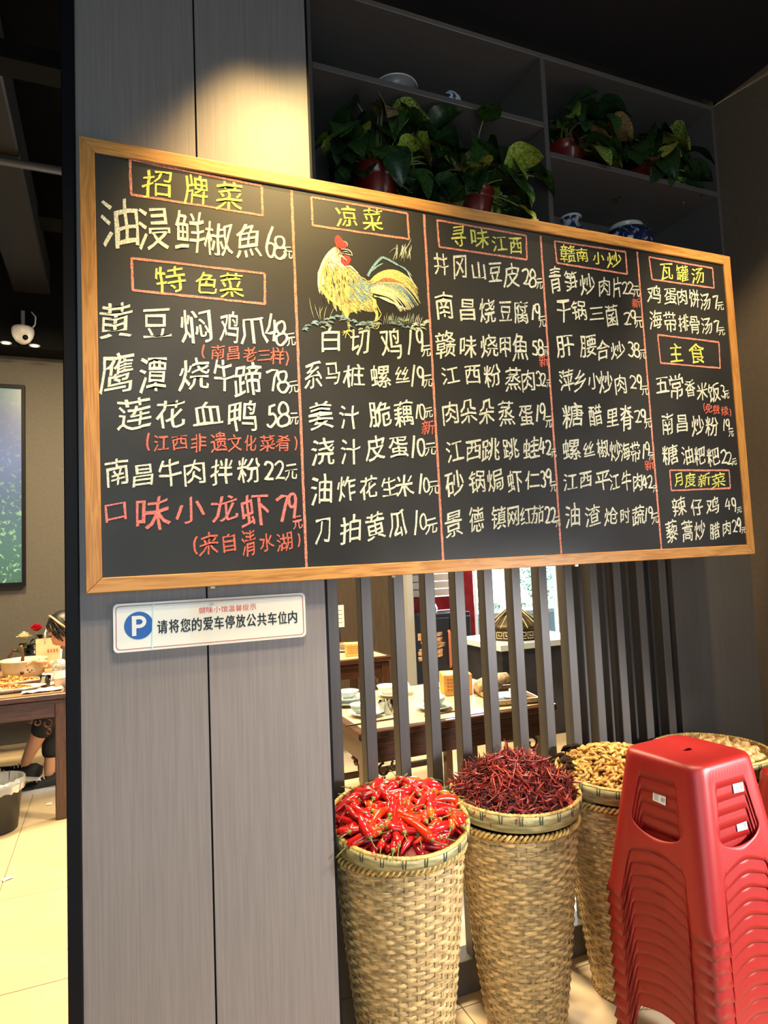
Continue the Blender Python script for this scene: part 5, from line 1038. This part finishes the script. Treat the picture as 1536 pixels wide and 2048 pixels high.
hr = MB(); hr.lathe([(.090,-.02),(.094,.02),(.090,.06),(.070,.10),(.035,.127),(.001,.132)], 32); hr.v = [((x*1.12+.012 if not (x < -.04 and z < .05) else x*.55+.01), y, z if x < .0 else z-.05*(x/.09)*(z<.03)) for x,y,z in hr.v]; q = hr.build('hair', HAIR, pr_); q.matrix_local = HM
r_ = random.Random(7); lk = MB()
for k in range(70):
    a = r_.uniform(-2.6,2.6); r = .09; p0 = Vector((r*cos(a)*1.1+.01, r*sin(a), r_.uniform(.0,.07))); lk.tube([p0*.8+Vector((0,0,.05)), p0*1.06, p0*1.08-Vector((0,0,r_.uniform(.03,.08)))], [.007,.007,.002], 4)
q = lk.build('hair_locks', HAIR, pr_); q.matrix_local = HM
mb = MB(); mb.tube([(.0,-.098,.02),(-.01,-.09,.07),(-.012,-.055,.115),(-.012,0,.137),(-.012,.055,.115),(-.01,.09,.07),(.0,.098,.02)], .007, 8); q = mb.build('hairband', mat('hairband_tan',(.55,.36,.18),.4), pr_); q.matrix_local = HM
# clothes over the body
sh = [(nodes[0][0],(.145,.115)),(nodes[1][0],(.135,.115)),(nodes[2][0],(.145,.125)),(nodes[3][0],(.100,.088)),(W(-.075,2.864,.888),(.060,.058)),(nodes[6][0],.068),(W(-.06,2.70,.79),.060),(nodes[11][0],.068),(W(-.045,3.05,.79),.060)]
skin('shirt', sh, [(0,1),(1,2),(2,3),(3,4),(3,5),(5,6),(3,7),(7,8)], TSH, pr_)
tr_ = [(W(.16,2.90,.49),(.15,.12))]+[(nodes[i][0], nodes[i][1]+.014 if not isinstance(nodes[i][1],tuple) else nodes[i][1]) for i in (15,16,17)]+[(W(-.36,2.786,.33),.064)]+[(nodes[i][0], nodes[i][1]+.014) for i in (21,22,23,24)]+[(W(-.30,2.87,.17),.064)]
skin('trousers', tr_, [(0,1),(1,2),(2,3),(3,4),(0,5),(5,6),(6,7),(7,8),(8,9)], TRO, pr_)
def hand(base, dirv, curl, name='hand'):
    d = Vector(dirv).normalized(); up = Vector((0,0,1)); sd = d.cross(up).normalized(); up = sd.cross(d); b = Vector(base); nd = [(tuple(b),(.020,.014)),(tuple(b+d*.035),(.030,.013)),(tuple(b+d*.06),(.030,.012))]; ed = [(0,1),(1,2)]
    o = skin(name, nd, ed, SKIN, pr_, 1)
    mb = MB()
    for i,(off,L) in enumerate(((-.024,.062),(-.008,.070),(.008,.066),(.023,.052))):
        p0 = b+d*.058+sd*off; p1 = p0+d*L*.45-up*L*.10*curl; p2 = p1+d*L*.25-up*L*.30*curl; p3 = p2+d*L*.08-up*L*.25*curl; mb.tube([p0,p1,p2,p3],[.0085,.008,.007,.005],7)
    p0 = b+d*.02-sd*.024; mb.tube([p0, p0-sd*.022+d*.022, p0-sd*.020+d*.048-up*.008],[.010,.009,.006],7); mb.build('fingers', SKIN, pr_)
hand(W(-.295,2.733,.79), (-1,.05,.35), 1.2); hand(W(-.265,3.0,.742), (-1,-.1,-.05), .6)
SHO = mat('sneaker_black', (.012,.012,.015), .7); SOL = mat('sole_white', (.72,.74,.80), .5)
def sneaker(parent, M_, um, sm, lace=True):
    mb = MB(); pr = [(-.09,.032,.055),(-.05,.038,.07),(0,.042,.06),(.05,.044,.045),(.11,.043,.034),(.15,.034,.028),(.172,.012,.02)]; vs = []; n = 10
    for (x,wd,h) in pr:
        for k in range(n): a = pi*k/(n-1); vs.append((x, wd*cos(a)*(1.0), .028+h*sin(a)**.8))
    mb.add(vs, [(i*n+k,i*n+k+1,(i+1)*n+k+1,(i+1)*n+k) for i in range(len(pr)-1) for k in range(n-1)]+[tuple(range(n)), tuple(range((len(pr)-1)*n,len(pr)*n))[::-1]], True); q = mb.build('shoe_upper', um, parent); q.matrix_local = M_
    mb = MB(); m_ = 28; out = [(.042+.132*cos(2*pi*k/m_)+0, (.040+.006*cos(2*pi*k/m_))*sin(2*pi*k/m_)) for k in range(m_)]; mb.add([(x,y,0) for x,y in out]+[(x*1.0,y*1.08,.030) for x,y in out], [tuple(range(m_))[::-1],tuple(range(m_,2*m_))]+[(k,(k+1)%m_,m_+(k+1)%m_,m_+k) for k in range(m_)]); q = mb.build('shoe_sole', sm, parent); q.matrix_local = M_
    mb = MB()
    for k in range(4): mb.tube([(.02+.02*k,-.026,.076-.007*k),(.026+.02*k,0,.093-.008*k),(.02+.02*k,.026,.076-.007*k)], .003, 5)
    q = mb.build('laces', CER if lace else um, parent); q.matrix_local = M_
sneaker(pr_, Matrix.Translation(W(-.44,2.80,.10)) @ Matrix.Rotation(radians(172),4,'Z') @ Matrix.Rotation(radians(-12),4,'Y'), SHO, SOL)
sneaker(pr_, Matrix.Translation(W(-.315,2.85,.0)) @ Matrix.Rotation(radians(188),4,'Z'), SHO, SOL)
stl = empty('wooden_stool', (.19,2.90,0), 0, 'dark square wooden seat under the seated diner behind the pillar', 'stool'); boxo('seat', (-.16,-.16,.35), (.16,.16,.39), RW_X, stl, bev=.004)
for sx_ in (-1,1):
    for sy_ in (-1,1): boxo('leg', (sx_*.13-.018,sy_*.13-.018,0), (sx_*.13+.018,sy_*.13+.018,.3495), RW_Z, stl)
# foot of a second diner at the frame edge
p2 = empty('person', (-.62,2.62,0), 0, 'second diner mostly outside the picture, only a white striped sneaker and trouser leg', 'person')
skin('leg', [((-.12,.1,.50),.07),((-.06,.0,.47),.062),((-.03,-.01,.36),.05),((.0,-.02,.24),.035)], [(0,1),(1,2),(2,3)], TRO, p2); sneaker(p2, Matrix.Translation((.02,-.02,.155)) @ Matrix.Rotation(radians(20),4,'Z') @ Matrix.Rotation(radians(14),4,'Y'), mat('sneaker_white',(.72,.70,.66),.6), SOL)
